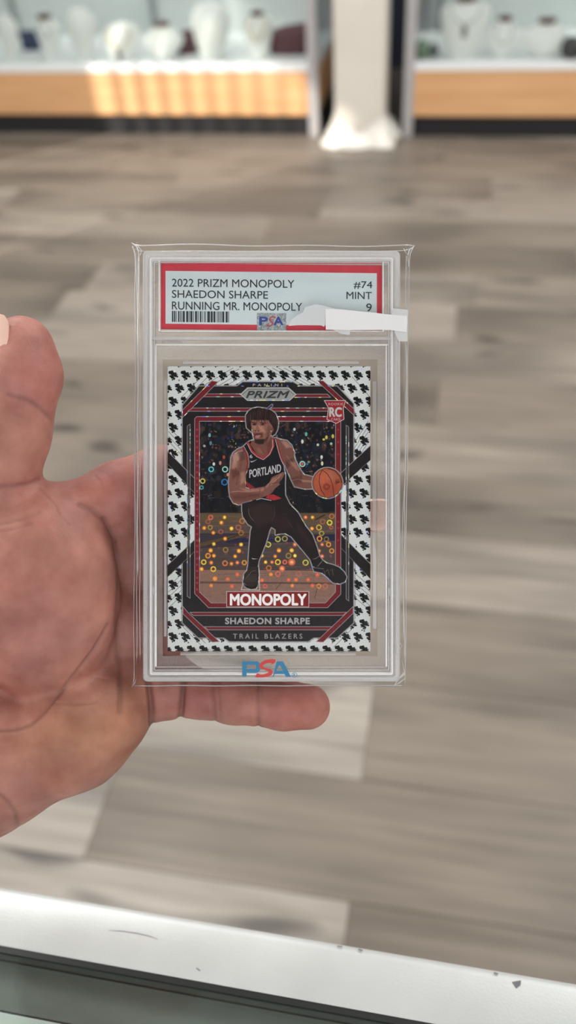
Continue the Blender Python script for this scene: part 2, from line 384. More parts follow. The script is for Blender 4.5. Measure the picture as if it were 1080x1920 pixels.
def scratch(pts, w, name='scratch'):
    bm = bmesh.new(); ps = [at(x, y, CZ+.00012) for x, y in pts]
    tube(bm, ps, [w*.3]+[w]*(len(ps)-2)+[w*.3] if len(ps) > 2 else w, 5); obj(name, bm, m_scr, ctr)
scratch([(203, 1744), (230, 1746), (258, 1750), (280, 1755), (296, 1761)], .00010)
scratch([(368, 1815), (375, 1820)], .00016)
scratch([(632, 1774), (642, 1775)], .0002); scratch([(672, 1780), (680, 1782)], .00025)
scratch([(926, 1824), (934, 1826)], .00025)
bm = bmesh.new(); ps = [at(x, y, CZ+.0002) for x, y in ((960, 1841), (977, 1838), (976, 1847), (968, 1853))]; f_ = bm.faces.new([bm.verts.new(p) for p in ps])
r_ = bmesh.ops.extrude_face_region(bm, geom=[f_]); [setattr(v, 'co', v.co-Vector((0, 0, .0003))) for v in r_['geom'] if isinstance(v, bmesh.types.BMVert)]
obj('chip', bm, m_scr, ctr)

# ------------------------------------------------------------------ near field frame: the holder faces the camera
FM = Matrix.Translation(EYE+FW*SLAB_D) @ rot.to_4x4()
MM = .001
def sm(px, py, z=0.):           # photo pixel + height above the card plane (mm) -> metres in the holder's frame
    d = SLAB_D-z*MM
    return Vector(((px-540)*d/FPX, -(py-960)*d/FPX, z*MM))
def rrect(x0, x1, y0, y1, r, z, n=5):
    pts = []
    for cx, cy, a0 in ((x1-r, y0+r, -90), (x1-r, y1-r, 0), (x0+r, y1-r, 90), (x0+r, y0+r, 180)):
        for i in range(n+1):
            an = math.radians(a0+90*i/n); pts.append(sm0(cx+r*math.cos(an), cy+r*math.sin(an), z))
    return pts
def sm0(px, py, z):             # same without the perspective of z, so that walls stay square
    return Vector(((px-540)*SLAB_D/FPX, -(py-960)*SLAB_D/FPX, z*MM))
def slab_box(bm, x0, x1, y0, y1, z0, z1, bev=0):
    (x0, y0), (x1, y1) = seen([(x0, y0), (x1, y1)], max(z1, 0)); a, b = sm0(x0, y1, z0), sm0(x1, y0, z1); return box(bm, a.x, b.x, a.y, b.y, a.z, b.z, bev)
def seen(pts, z):                # where a piece z mm above the card plane must lie to be seen at these pixels
    k = (267-z)/267; return [(540+(x-540)*k, 960+(y-960)*k) for x, y in pts]
def plate(pts, z0, z1):
    bm = bmesh.new(); f_ = bm.faces.new([bm.verts.new(sm0(x, y, z1)) for x, y in pts])
    f_.normal_update()
    if f_.normal.z < 0: f_.normal_flip()
    if z1 > z0:
        r_ = bmesh.ops.extrude_face_region(bm, geom=[f_])
        for v in r_['geom']:
            if isinstance(v, bmesh.types.BMVert): v.co.z = z0*MM
        bmesh.ops.recalc_face_normals(bm, faces=bm.faces)
    bmesh.ops.triangulate(bm, faces=[f for f in bm.faces if len(f.verts) > 4])
    return bm
def lettering(s, x0, y0, x1, y1, z, m, parent, offset=0., shear=0., rotate=0., name='lettering', space=1.):
    """text fitted to the pixel box, as a thin flat mesh"""
    cu = bpy.data.curves.new('t', 'FONT'); cu.body = s; cu.shear = shear; cu.space_character = space; cu.resolution_u = 4
    to = bpy.data.objects.new('t', cu); COL.objects.link(to); bpy.context.view_layer.update()
    me = bpy.data.meshes.new_from_object(to.evaluated_get(bpy.context.evaluated_depsgraph_get()))
    bpy.data.objects.remove(to); bpy.data.curves.remove(cu)
    n = len(me.vertices); co = np.empty(n*3, np.float32); me.vertices.foreach_get('co', co); co = co.reshape(-1, 3)
    mn, mx = co.min(0), co.max(0); u = (co[:, 0]-mn[0])/(mx[0]-mn[0]); v = (co[:, 1]-mn[1])/max(1e-6, mx[1]-mn[1])
    dw = offset*(y1-y0)
    X = x0+dw+u*(x1-x0-2*dw); Y = y1-dw-v*(y1-y0-2*dw); Y = Y+(X-x0)*rotate
    k = SLAB_D/FPX; fs = [tuple(p.vertices) for p in me.polygons]; bpy.data.meshes.remove(me); vs, pf = [], []
    for q in range(8 if dw else 1):          # heavier weights: the letter overlaid on itself around a small circle
        ox, oy = dw*math.cos(q*PI/4), dw*math.sin(q*PI/4); pf += [tuple(i+len(vs) for i in f_) for f_ in fs]
        vs += [((a_+ox-540)*k, -(b_+oy-960)*k, (z+q*.003)*MM) for a_, b_ in zip(X, Y)]
    me = bpy.data.meshes.new(name); me.from_pydata(vs, [], pf); me.update()
    return obj(name, me, m, parent)

# ------------------------------------------------------------------ printed artwork of the card (drawn here, pixel by pixel)
S = 3; CX0, CY0, CX1, CY1 = 314.5, 687., 694.5, 1221.
AW, AH = int(round((CX1-CX0)*S)), int(round((CY1-CY0)*S))
art = np.zeros((AH, AW, 3), np.float32); foil = np.zeros((AH, AW), np.float32)
def win(xs, ys, pad):
    x0 = max(0, int((min(xs)-CX0-pad)*S)); x1 = min(AW, int((max(xs)-CX0+pad)*S)+1)
    y0 = max(0, int((min(ys)-CY0-pad)*S)); y1 = min(AH, int((max(ys)-CY0+pad)*S)+1)
    if x1 <= x0 or y1 <= y0: return None
    X, Y = np.meshgrid((np.arange(x0, x1)+.5)/S+CX0, (np.arange(y0, y1)+.5)/S+CY0)
    return slice(y0, y1), slice(x0, x1), X, Y
def segd(X, Y, pts):
    d = np.full(X.shape, 1e9, np.float32)
    for (ax, ay), (bx, by) in zip(pts, pts[1:]):
        vx, vy = bx-ax, by-ay; L = vx*vx+vy*vy+1e-9
        t_ = np.clip(((X-ax)*vx+(Y-ay)*vy)/L, 0, 1); d = np.minimum(d, np.hypot(X-ax-t_*vx, Y-ay-t_*vy))
    return d
def inside(X, Y, pts):
    c = np.zeros(X.shape, bool)
    for (ax, ay), (bx, by) in zip(pts, pts[1:]+pts[:1]):
        if ay == by: continue
        c ^= ((ay > Y) != (by > Y)) & (X < (bx-ax)*(Y-ay)/(by-ay)+ax)
    return c
def blend(w, a, col, f=None):
    sy, sx = w[0], w[1]; a = a[..., None]; art[sy, sx] = art[sy, sx]*(1-a)+np.array(col, np.float32)/255*a
    if f is not None: foil[sy, sx] = foil[sy, sx]*(1-a[..., 0])+f*a[..., 0]
def fill(pts, col, a=1., soft=0., f=0.):
    w = win([p[0] for p in pts], [p[1] for p in pts], soft+1)
    if w is None: return
    _, _, X, Y = w; d = segd(X, Y, list(pts)+[pts[0]]); d = np.where(inside(X, Y, list(pts)), d, -d)
    blend(w, a*np.clip(.5+(d*S if not soft else d/soft*.5), 0, 1), col, f)
def line(pts, wd_, col, a=1., closed=False, soft=0., f=0.):
    pts = list(pts)+([pts[0]] if closed else [])
    w = win([p[0] for p in pts], [p[1] for p in pts], wd_+soft+1)
    if w is None: return
    d = segd(w[2], w[3], pts); blend(w, a*np.clip(.5+(wd_/2-d)*(S if not soft else .5/soft), 0, 1), col, f)
def dot(x, y, r, col, a=1., ring=0., soft=0., ry=None, f=0.):
    w = win([x], [y], max(r, ry or r)+ring+soft+1)
    if w is None: return
    d = np.hypot(w[2]-x, (w[3]-y)*(r/ry if ry else 1)); d = np.abs(d-r)-ring/2 if ring else d-r
    blend(w, a*np.clip(.5-d*(S if not soft else .5/soft), 0, 1), col, f)
def c3(*p): return [(420+x/7.714, 750+y/7.714) for x, y in p]
def c4(*p): return [(420+x/7.714, 860+y/7.714) for x, y in p]
def c5(*p): return [(520+x/7.714, 840+y/7.714) for x, y in p]
def c6(*p): return [(430+x/7.2, 960+y/7.2) for x, y in p]
def c7(*p): return [(530+x/6.75, 960+y/6.75) for x, y in p]
SIL, RED, DRK, INK = (148, 145, 145), (108, 30, 38), (33, 29, 32), (20, 20, 22)
def sparks(pts, n, r=1.1, closed=False):  # glints of the foil put into the colour as short bright dashes
    pts = list(pts)+([pts[0]] if closed else []); L = [math.dist(a, b) for a, b in zip(pts, pts[1:])]; T = sum(L)
    for _ in range(n):
        s = rng.uniform(0, T)
        for (a, b), l_ in zip(zip(pts, pts[1:]), L):
            if s <= l_: break
            s -= l_
        q = s/max(l_, 1e-6); e = min(1, q+rng.uniform(2, 6)/max(l_, 1e-6))
        cs = [(222, 246, 240), (240, 236, 150), (130, 190, 250), (150, 235, 225), (110, 130, 245), (252, 252, 250)]
        line([(a[0]+(b[0]-a[0])*q, a[1]+(b[1]-a[1])*q), (a[0]+(b[0]-a[0])*e, a[1]+(b[1]-a[1])*e)], r*1.5, cs[rng.integers(6)], f=1)
# border stock with a loose all-over pattern of plain black blots
art[:] = np.array((206, 211, 211), np.float32)/255
for x0, y0, x1, y1, n, sx, sy in ((437, 690, 380, 724, 5, 11, 2), (500, 690, 560, 724, 5, 11, 0), (690, 790, 655, 845, 6, 0, 10), (316, 800, 342, 828, 4, 0, 9), (316, 1100, 345, 1072, 5, 0, 10), (662, 1072, 694, 1100, 6, 0, 9), (660, 706, 694, 745, 1, 0, 0), (340, 745, 384, 700, 2, 6, 6), (346, 1166, 385, 1206, 2, -4, 8), (664, 1165, 622, 1207, 2, 4, 6)):
    for i in range(n): line([(x0+sx*i, y0+sy*i), (x1+sx*i, y1+sy*i)], .9, (86, 86, 88), .9)
for (x0, y0, x1, y1) in ((340, 1040, 340, 1160), (666, 1045, 666, 1160), (662, 905, 662, 1010), (343, 905, 343, 1000)): line([(x0, y0), (x1, y1)], .9, (110, 110, 110))
def blot(x, y):
    for dx, dy, r in ((-5.4, -4.6, 2.8), (-2.2, -6.2, 2.0), (-1.0, -2.2, 3.2), (3.4, .6, 2.7), (-1.8, 3.2, 2.7), (-5.0, 1.6, 1.6), (1.2, 6.0, 1.9), (6.6, 2.4, 1.5), (-1.6, 8.0, 1.2), (3.6, -3.8, 1.5)):
        dot(x+dx*1.12, y+dy*1.08, r*1.16, INK)
    line([(x+1, y-5), (x+8.3, y-1.2)], 1.0, INK)
for j in range(-1, 23):
    yy = 703.5+j*24.55
    for i in range(-1, 18):
        xx = 325+23.1*i-(11.5 if j % 2 else 0)
        if 374 < xx < 632 and 740 < yy < 1190: continue
        blot(xx, yy)
for _ in range(26):
    q = rng.integers(4); x = (rng.uniform(330, 372), rng.uniform(632, 684))[q % 2]; y = (rng.uniform(694, 740), rng.uniform(1168, 1214))[q//2]
    dot(x, y, 1.5, (70, 70, 74), .8)
for _ in range(46):
    x, y = (rng.uniform(318, 344), rng.uniform(660, 692))[rng.integers(2)] if rng.random() < .55 else rng.uniform(318, 690), rng.uniform(690, 1100)
    cs = [(250, 252, 250), (170, 225, 250), (245, 240, 170), (190, 190, 250)]
    line([(x, y), (x+rng.uniform(-3, 3), y+rng.uniform(1, 5))], 1.8, cs[rng.integers(4)], .9, f=1)  # scattered foil glints drawn into the border colour
# dark octagonal frame and its bars
P0 = [(342, 760), (373, 724), (444, 724), (455, 716), (549, 716), (563, 724), (632, 724), (663, 757), (663, 1168), (632, 1196), (588, 1196), (578, 1203), (430, 1203), (420, 1196), (372, 1196), (342, 1168)]
line(P0, 4, (150, 152, 154), .8, closed=True, soft=1.5)
fill(P0, DRK); line(P0, 1.2, SIL, closed=True)
pat = (206, 211, 211)
for x0, x1 in ((338.5, 365), (640, 667)):       # the sides open to the border pattern between the slanting bars
    if x0 < 400: side = [(x0, 870), (365, 897), (365, 1020), (352, 1034), (x0, 1050)]
    else: side = [(x1, 862), (640, 886), (640, 1005), (652, 1020), (x1, 1036)]
    fill(side, pat)
for j in range(-1, 23):
    yy = 703.5+j*24.55
    for i in (0, 1, 2, 14, 15, 16):
        xx = 325+23.1*i-(11.5 if j % 2 else 0)
        if (336 < xx < 362 or 645 < xx < 672) and 885 < yy < 1020: blot(xx, yy)
for bar in ([(314, 846), (365, 897), (365, 925), (314, 869)], [(695, 835), (640, 886), (640, 912), (695, 862)], [(314, 1060), (365, 1012), (365, 1034), (314, 1082)], [(695, 1058), (640, 1003), (640, 1028), (695, 1086)]):
    fill(bar, (32, 29, 31)); line(bar[:2], 1.1, SIL); line([bar[3], bar[2]], .8, (120, 118, 118))
for x0, x1, ya, yb in ((351, 356.5, 795, 1122), (649, 654, 797, 1127)):
    sgn = 1 if x0 < 400 else -1
    fill([(x0, ya+3), (x1, ya), (x1, yb), (x0, yb-3)], (62, 56, 60), .8)
    line([(x0, ya+4*(sgn > 0)), (x1, ya+4*(sgn < 0)), (x1, yb), (x0, yb-4)], .9, (150, 148, 148), closed=True); sparks([(x0, 800), (x0, 1060)], 16, .8); sparks([(x1, 800), (x1, 1060)], 16, .8)
def redbar(pts, edges=True, k=0):
    fill(pts, RED); line(pts, 1.1, SIL, closed=True); sparks(pts, k, 1., True)
redbar([(342, 769), (397, 714), (409, 716), (342, 783)], k=6)
redbar([(664, 779), (594, 714), (606, 714), (664, 767)], k=5)
redbar([(388, 738.5), (455, 738.5), (455, 744), (381, 744)], k=5); redbar([(551, 739), (614, 739), (620, 745), (551, 745)], k=4)
redbar([(361, 765), (640, 765), (640, 771), (352, 771)], k=16)
redbar([(343, 1137), (352, 1148), (411, 1203), (398, 1204), (343, 1151)]); redbar([(662, 1137), (652, 1147), (593, 1203), (606, 1204), (662, 1150)])
redbar([(356, 1148), (650, 1148), (643, 1154), (362, 1154)]); redbar([(383, 1175), (623, 1175), (616, 1181), (390, 1181)])
ring_o = [(365, 785), (369, 781), (639, 781), (639, 1114), (614, 1139.5), (391, 1139.5), (365, 1113)]
ring_i = [(374, 790), (629, 790), (629, 1110), (610, 1130.5), (396, 1130.5), (374, 1110)]
fill(ring_o, RED); line(ring_o, 1.2, SIL, closed=True); sparks(ring_o[:3], 12)
for y in list(np.arange(806, 1110, 11.5)):
    dot(369.5, y+rng.uniform(-2, 2), 2.2, (176, 58, 66), .75)
    if rng.random() < .3: dot(634, y, 2, (170, 60, 62), .6)
# picture: dark crowd above a glittering wooden court
fill(ring_i, (18, 20, 26))
clip_art = art.copy()
for _ in range(900):
    x, y = rng.uniform(374, 630), rng.uniform(790, 962); v = rng.random(); low = y > 900
    base = [(14, 15, 20), (30, 34, 44), (52, 36, 36), (24, 30, 48), (44, 46, 52), (74, 52, 48)][rng.integers(6)]
    k = .55 if low else 1.
    dot(x, y, rng.uniform(1.2, 5.5), [c*k for c in base], .75, ry=rng.uniform(1.5, 7))
for _ in range(70):    # heads and faces in the stands
    x, y = rng.uniform(377, 627), rng.uniform(798, 900)
    dot(x, y+5, 4.6, (20, 22, 30), .9, ry=5); dot(x, y, 2.1, [(110, 74, 64), (88, 56, 50), (134, 96, 84)][rng.integers(3)], .8, ry=2.8); dot(x, y-2, 2., (18, 14, 16), .7, ry=1.2)
for x, y, c in ((383, 836, (190, 190, 190)), (393, 816, (130, 190, 205)), (395, 831, (90, 140, 150)), (420, 857, (190, 70, 40)), (401, 870, (230, 230, 220)), (435, 820, (40, 52, 120)), (428, 822, (34, 44, 104)), (574, 814, (100, 190, 170)), (567, 828, (220, 225, 220)), (607, 824, (220, 215, 90)), (612, 820, (210, 200, 90)), (621, 832, (170, 215, 200)), (624, 818, (215, 205, 80)), (596, 834, (200, 220, 215)), (603, 857, (220, 225, 220)), (604, 869, (225, 220, 190)), (576, 870, (60, 110, 150)), (579, 866, (120, 150, 90)), (427, 890, (240, 140, 80)), (552, 805, (200, 210, 215)), (413, 868, (200, 140, 110))):
    dot(x, y, 2.4, c, .9, ry=2.0+2*rng.random())
for _ in range(230):
    x, y = rng.uniform(376, 628), rng.uniform(794, 950); q = rng.random()*(.5 if y > 900 else 1)
    line([(x, y), (x+rng.uniform(-2.5, 2.5), y+rng.uniform(-2.5, 2.5))], rng.uniform(.8, 1.7), [(90, 150, 165), (176, 96, 66), (196, 190, 180), (150, 110, 90), (64, 78, 130), (190, 176, 96)][rng.integers(6)], .25+.65*q)
for x, y, r, c in ((396, 880, 4.2, (90, 200, 200)), (422, 880, 4.6, (150, 215, 200)), (421, 904, 5.2, (40, 120, 190)), (567, 870, 4.6, (150, 220, 215)), (380, 902, 4, (200, 190, 90)), (378, 914, 3, (80, 150, 170))):
    dot(x, y, r, c, .95, ring=2.2)
dot(567, 870, 2.4, (214, 90, 70))
for _ in range(60):
    x, y = rng.uniform(376, 628), rng.uniform(905, 958); line([(x, y), (x+rng.uniform(-1, 1), y+rng.uniform(4, 12))], 1.0, (48, 46, 58), .6)
for _ in range(24):
    x, y = rng.uniform(376, 628), rng.uniform(925, 960); line([(x, y), (x+rng.uniform(4, 14), y)], .9, (110, 92, 84), .6)
court = [(374, 962), (629, 962), (629, 1110), (610, 1130.5), (396, 1130.5), (374, 1110)]
fill(court, (84, 70, 64))
fill([(374, 962), (629, 962), (629, 985), (374, 978)], (92, 76, 52), .8, soft=2)
fill([(374, 1001), (629, 1001), (629, 1012), (374, 1026)], (54, 46, 58), .9); fill([(425, 1010), (629, 1002), (629, 1014), (425, 1018)], (34, 34, 62), .9)
line([(374, 1022), (470, 1000)], 7, (86, 68, 44), .9); line([(374, 1001), (480, 1001)], 1, (30, 24, 24)); line([(390, 1024), (455, 1000)], 1.2, (26, 22, 24)); line([(374, 1027), (468, 1022)], 1.2, (26, 22, 24))
line([(590, 975), (608, 966)], 2, (30, 24, 24))
fill([(374, 1028), (629, 1015), (629, 1068), (374, 1067)], (72, 62, 62), .9, soft=2)
fill([(374, 1067), (629, 1070), (629, 1110), (610, 1130.5), (396, 1130.5), (374, 1110)], (136, 104, 92), .92)
for _ in range(150):
    x, y = rng.uniform(374, 615), rng.uniform(966, 1128); line([(x, y), (min(629, x+rng.uniform(10, 50)), y+rng.uniform(-1, 1))], .8, [(160, 128, 112), (58, 44, 42)][rng.integers(2)], .32)
for y in (1067.5, 1091, 1093): line([(374, y), (629, y+2)], 1., (52, 34, 34), .9)
for xa, ya, xb, yb in ((517, 1105, 528, 1092), (590, 1122, 596, 1098)): line([(xa, ya), (xb, yb)], .8, (60, 40, 40))
# glitter rings and dots of the foil
spots = [(395, 970, 5, 1), (390, 978, 5, 1), (421, 970, 3, 0), (415, 980, 3.2, 0), (383, 990, 3.2, 0), (394, 989, 5, 1), (434, 991, 3.4, 0), (400, 999, 3, 0), (414, 997, 5, 1), (454, 977, 5.6, 1), (447, 989, 5.6, 1), (452, 999, 5.4, 1), (422, 1010, 3.2, 0), (401, 1020, 3, 0), (452, 1021, 3.2, 0), (423, 1031, 5.4, 1), (448, 1033, 3.6, 0), (395, 1032, 3.6, 0), (390, 1042, 5.2, 1), (401, 1042, 3.2, 0), (441, 1043, 3, 0), (382, 1054, 5.2, 1), (396, 1055, 3.2, 0), (422, 1056, 5.4, 1), (434, 1057, 3, 0), (445, 1055, 3, 0), (458, 1055, 5, 1), (378, 1067, 3.4, 0), (400, 1067, 5.4, 1), (445, 1077, 3.2, 0), (403, 1085, 4, 0), (427, 1086, 3, 0), (435, 1099, 3.2, 0), (396, 1098, 3, 0),
         (521, 1011, 5.6, 1), (534, 1010, 5.6, 1), (503, 1021, 5.6, 1), (553, 1021, 3.2, 0), (523, 1032, 3.6, 0), (547, 1032, 3.6, 0), (491, 1042, 3, 0), (541, 1042, 5.6, 1), (553, 1042, 3, 0), (516, 1043, 2.8, 0), (521, 1054, 5.6, 1), (534, 1054, 4.6, 1), (547, 1054, 6, 0), (498, 1054, 2.8, 0), (510, 1054, 2.8, 0), (573, 1055, 5.8, 1), (504, 1065, 5.4, 1), (529, 1066, 4.8, 0), (508, 1077, 3, 0), (521, 1076, 5.4, 1), (560, 1076, 5.6, 1), (491, 1088, 3, 0), (541, 1087, 2.8, 0), (555, 1087, 3.2, 0), (497, 1099, 4.6, 1), (548, 1098, 2.8, 0),
         (573, 970, 3, 0), (586, 970, 2.8, 0), (622, 968, 5.4, 1), (605, 978, 5.4, 1), (618, 980, 5.4, 1), (598, 989, 5.6, 1), (585, 991, 3, 0), (621, 989, 4, 1), (603, 1000, 5.2, 1), (599, 1010, 5.4, 1), (612, 1011, 5.2, 1), (604, 1021, 2.8, 0), (616, 1021, 5, 1), (598, 1033, 3, 0), (622, 1033, 5, 1), (604, 1043, 3.2, 0), (595, 1078, 3.2, 0), (586, 1098, 3, 0), (598, 1099, 4.8, 1), (610, 1099, 5.2, 1), (578, 1087, 3, 0)]
for x, y, r, k in spots:
    v = rng.random(); hot = (1 if y < 1070 else .45)
    c = [(240, 200, 60), (250, 160, 50), (240, 130, 60), (232, 110, 90), (232, 226, 80)][rng.integers(5)] if y < 1072 else [(236, 110, 90), (226, 96, 84), (240, 150, 70)][rng.integers(3)]
    if k: dot(x, y, r-1.2, c, .35+.6*rng.random(), ring=2.4, f=.6)
    else:
        dot(x, y, r+1, (240, 120, 40), .5, soft=1.2); dot(x, y, r, c, .75+.25*v, f=.6); dot(x, y, r*.5, (255, 236, 150), .6 if y < 1070 else .2)
for _ in range(46): dot(rng.uniform(376, 626), rng.uniform(966, 1120), rng.uniform(1.6, 3), (170, 80, 74), .4)
# anything drawn past the picture window goes back under the frame
w = win([374, 629], [790, 1131], 14); msk = inside(w[2], w[3], ring_i)
art[w[0], w[1]] = np.where(msk[..., None], art[w[0], w[1]], clip_art[w[0], w[1]])
line(ring_i, 1.2, SIL, closed=True); sparks([(374, 790), (629, 790)], 12); sparks([(374, 840), (374, 1070)], 12, .8)
# badge, shield and title box
hexa = [(451, 739.5), (464, 727), (541, 727), (555, 739.5), (543, 751), (464, 751)]
fill(hexa, (150, 152, 150)); line(hexa, 1.2, (196, 198, 198), closed=True); line([(455, 739.5), (466, 730), (539, 730), (551, 739.5)], .9, (86, 88, 90)); sparks([(466, 750.5), (541, 750.5)], 9); sparks([(430, 716), (560, 716)], 9); sparks([(385, 724), (440, 724), (565, 724), (625, 724)], 10)
shield = [(608, 751), (648, 751), (643.5, 765), (645, 786), (630, 794), (613, 786), (616, 765)]
fill(shield, (150, 36, 44)); line(shield, 1.3, (196, 190, 190), closed=True)
# player
arm_l = c3((290, 675), (200, 710), (130, 770), (105, 830), (95, 960))+c4((85, 200), (70, 330), (75, 450), (90, 560), (140, 640), (210, 665), (300, 635), (470, 585), (600, 545), (690, 500), (740, 430), (810, 375), (795, 350), (850, 280), (885, 205), (855, 190), (690, 270), (660, 340), (590, 400), (430, 430), (330, 440), (305, 330), (320, 200), (355, 120))+c3((360, 900), (345, 800), (320, 730))
arm_r = c3((755, 555), (830, 575), (910, 590), (970, 650), (1015, 750))+c5((240, 100), (260, 180), (340, 330), (390, 390), (510, 420), (520, 585), (400, 590), (250, 555), (195, 440), (120, 260))+c3((880, 930), (840, 850), (800, 700))
jersey = c3((285, 670), (345, 615), (385, 590), (440, 600), (600, 640), (690, 560), (760, 550), (790, 700), (815, 850), (862, 950))+c4((865, 150), (885, 220), (880, 400), (885, 545), (840, 600), (600, 640), (440, 640), (320, 440), (315, 250), (355, 120))+c3((362, 900), (345, 780))
legs = c4((262, 650), (470, 590), (700, 600), (840, 570), (890, 540), (950, 660), (1060, 770))+c7((290, 180), (375, 290), (430, 440), (465, 560), (500, 610), (440, 700), (380, 690), (350, 600), (260, 490), (150, 360), (110, 310), (30, 270))+c6((700, 290), (625, 305), (625, 235), (565, 200), (540, 250), (500, 400), (440, 550), (395, 660), (382, 745), (253, 745), (270, 480), (290, 250), (308, 200), (250, 160), (200, 80))+c4((275, 840), (262, 740))
shoe1 = c6((250, 740), (390, 740), (398, 850), (388, 980), (360, 1030), (300, 1040), (230, 1020), (185, 960), (200, 840), (240, 790))
shoe2 = c7((440, 690), (500, 610), (560, 650), (640, 672), (720, 705), (775, 760), (808, 820), (790, 880), (720, 908), (640, 895), (560, 820), (500, 770), (400, 750), (380, 700))
hair = c3((330, 400), (318, 300), (318, 220), (350, 165), (410, 125), (480, 108), (560, 118), (640, 130), (690, 155), (740, 195), (775, 270), (785, 340), (770, 430), (740, 490), (700, 520), (650, 480), (520, 360), (400, 400), (395, 460))
face = c3((392, 340), (400, 290), (640, 290), (700, 380), (720, 440), (690, 480), (660, 560), (590, 625), (510, 640), (445, 610), (425, 520), (400, 420))
neck = c3((410, 580), (440, 590), (600, 600), (690, 520), (705, 640), (620, 800), (570, 850), (480, 790), (380, 640))
figs = (arm_l, arm_r, jersey, legs, shoe1, shoe2, hair, face, neck)
for p in figs: line(p, 4.2, (146, 142, 144), closed=True)
for p in figs: sparks(p, 14, 1.2, True)
slab_pts = c6((240, 780), (160, 1050), (410, 1055), (400, 760)); line(slab_pts, 1.4, (190, 180, 180))
for p, c in ((legs, (34, 26, 28)), (shoe1, (46, 38, 36)), (shoe2, (34, 30, 32)), (jersey, (22, 22, 27)), (arm_r, (112, 74, 66)), (neck, (112, 72, 62)), (arm_l, (120, 80, 70)), (hair, (38, 26, 26)), (face, (132, 90, 78))): fill(p, c)
# jersey trim, number side, belt
fill(c3((757, 556), (800, 690), (840, 840), (885, 945), (850, 905), (812, 830), (775, 700), (742, 575)), (140, 44, 46)); line(c3((742, 565), (775, 700), (812, 830), (855, 925)), 1, (190, 186, 186))
fill(c3((285, 672), (330, 740), (362, 870), (362, 950))+c4((355, 130), (322, 200), (312, 170), (335, 60))+c3((330, 880), (310, 770), (262, 690)), (122, 44, 46)); line(c3((290, 675), (345, 780), (364, 900))+c4((355, 130)), 1, (176, 172, 172))
nl = c3((345, 620), (400, 735), (480, 805), (572, 848), (660, 775), (712, 660), (706, 560)); line(nl, 4.4, (150, 50, 50)); line([(x-.6, y+2.1) for x, y in nl], 1, (186, 180, 180))
fill(c4((600, 570), (640, 520), (720, 518), (840, 575), (720, 605)), (160, 44, 50)); fill(c4((312, 320), (450, 420), (380, 440), (332, 400)), (130, 36, 42)); line(c4((470, 595), (540, 575), (680, 605)), 1.4, (176, 176, 178)); line(c4((320, 420), (360, 430)), 1.6, (180, 180, 180))
fill(c3((375, 880), (392, 903), (420, 897), (490, 852), (415, 885), (392, 885)), (178, 178, 180))
# modelling in the print: muscles, folds, face
for pts, c, a, s in ((c3((120, 800), (200, 740), (260, 720), (230, 860), (140, 930)), (190, 154, 140), .7, 2.2), (c3((190, 740), (290, 720), (310, 860), (230, 880)), (72, 44, 42), .6, 2.5), (c4((120, 40), (200, 60), (180, 130), (110, 150)), (180, 136, 120), .65, 2.4), (c4((100, 160), (290, 180), (280, 300), (200, 240), (130, 300)), (78, 44, 42), .65, 2.5), (c4((230, 180), (300, 190), (305, 330), (240, 380)), (178, 134, 118), .65, 2.2), (c4((90, 520), (300, 490), (480, 500), (560, 540), (300, 610), (140, 610)), (86, 46, 46), .55, 3), (c4((230, 430), (480, 440), (640, 400), (560, 470), (330, 480)), (178, 130, 114), .6, 2), (c4((600, 410), (700, 300), (840, 220), (800, 280), (690, 380)), (184, 138, 120), .65, 1.3),
                     (c3((830, 600), (900, 610), (960, 680), (900, 700)), (180, 138, 124), .7, 2.2), (c5((120, 190), (220, 150), (230, 200), (130, 300)), (62, 36, 36), .7, 2.5), (c5((150, 200), (260, 200), (330, 330), (300, 330)), (164, 118, 104), .6, 2.2), (c5((200, 430), (330, 400), (360, 500), (250, 540)), (76, 46, 44), .6, 3), (c5((350, 460), (500, 470), (500, 500), (360, 490)), (172, 126, 112), .65, 1.2),
                     (c4((370, 700), (560, 620), (720, 700), (740, 830), (690, 900), (480, 1000), (420, 900)), (56, 42, 42), .55, 4), (c4((650, 850), (900, 800), (1000, 1000), (800, 1080)), (54, 32, 34), .5, 5), (c7((150, 100), (260, 200), (380, 420), (330, 420), (200, 260)), (54, 38, 40), .6, 4),
                     (c3((420, 380), (560, 380), (600, 470), (450, 450)), (184, 132, 114), .7, 2.), (c3((640, 360), (680, 400), (650, 520), (600, 590)), (82, 50, 46), .6, 2.5), (c3((440, 480), (560, 475), (560, 545), (445, 545)), (60, 36, 36), .65, 1.5), (c3((440, 570), (590, 565), (575, 635), (510, 642), (445, 615)), (30, 20, 22), .85, 1.2), (c3((425, 470), (450, 540), (445, 600), (430, 560)), (34, 24, 24), .7, .8), (c3((640, 560), (600, 620), (570, 600), (650, 500)), (50, 32, 32), .6, 1.2)):
    fill(pts, c, a, s)
fill(c3((455, 515), (520, 505), (535, 520), (500, 550), (450, 545)), (176, 110, 106), .9, .5); line(c3((448, 505), (500, 492), (545, 500)), 1., (70, 34, 36))
for x, y in ((440, 352), (560, 352)): dot(420+x/7.714, 750+y/7.714, 4, (58, 36, 34), .7, soft=1, ry=2); dot(420+x/7.714, 750+y/7.714, 1.3, (14, 10, 12), .9)
line(c3((405, 325), (470, 335)), 1.3, (40, 26, 26)); line(c3((525, 328), (610, 335)), 1.3, (40, 26, 26))
fill(c3((470, 380), (510, 380), (530, 445), (440, 450)), (112, 72, 62), .6, 1); dot(420+455/7.714, 750+445/7.714, 1.2, (50, 26, 26), .8); dot(420+500/7.714, 750+448/7.714, 1.2, (50, 26, 26), .8)
dot(420+700/7.714, 750+430/7.714, 2.6, (104, 66, 58), .9, ry=4.2); dot(420+683/7.714, 750+452/7.714, .9, (210, 210, 210))
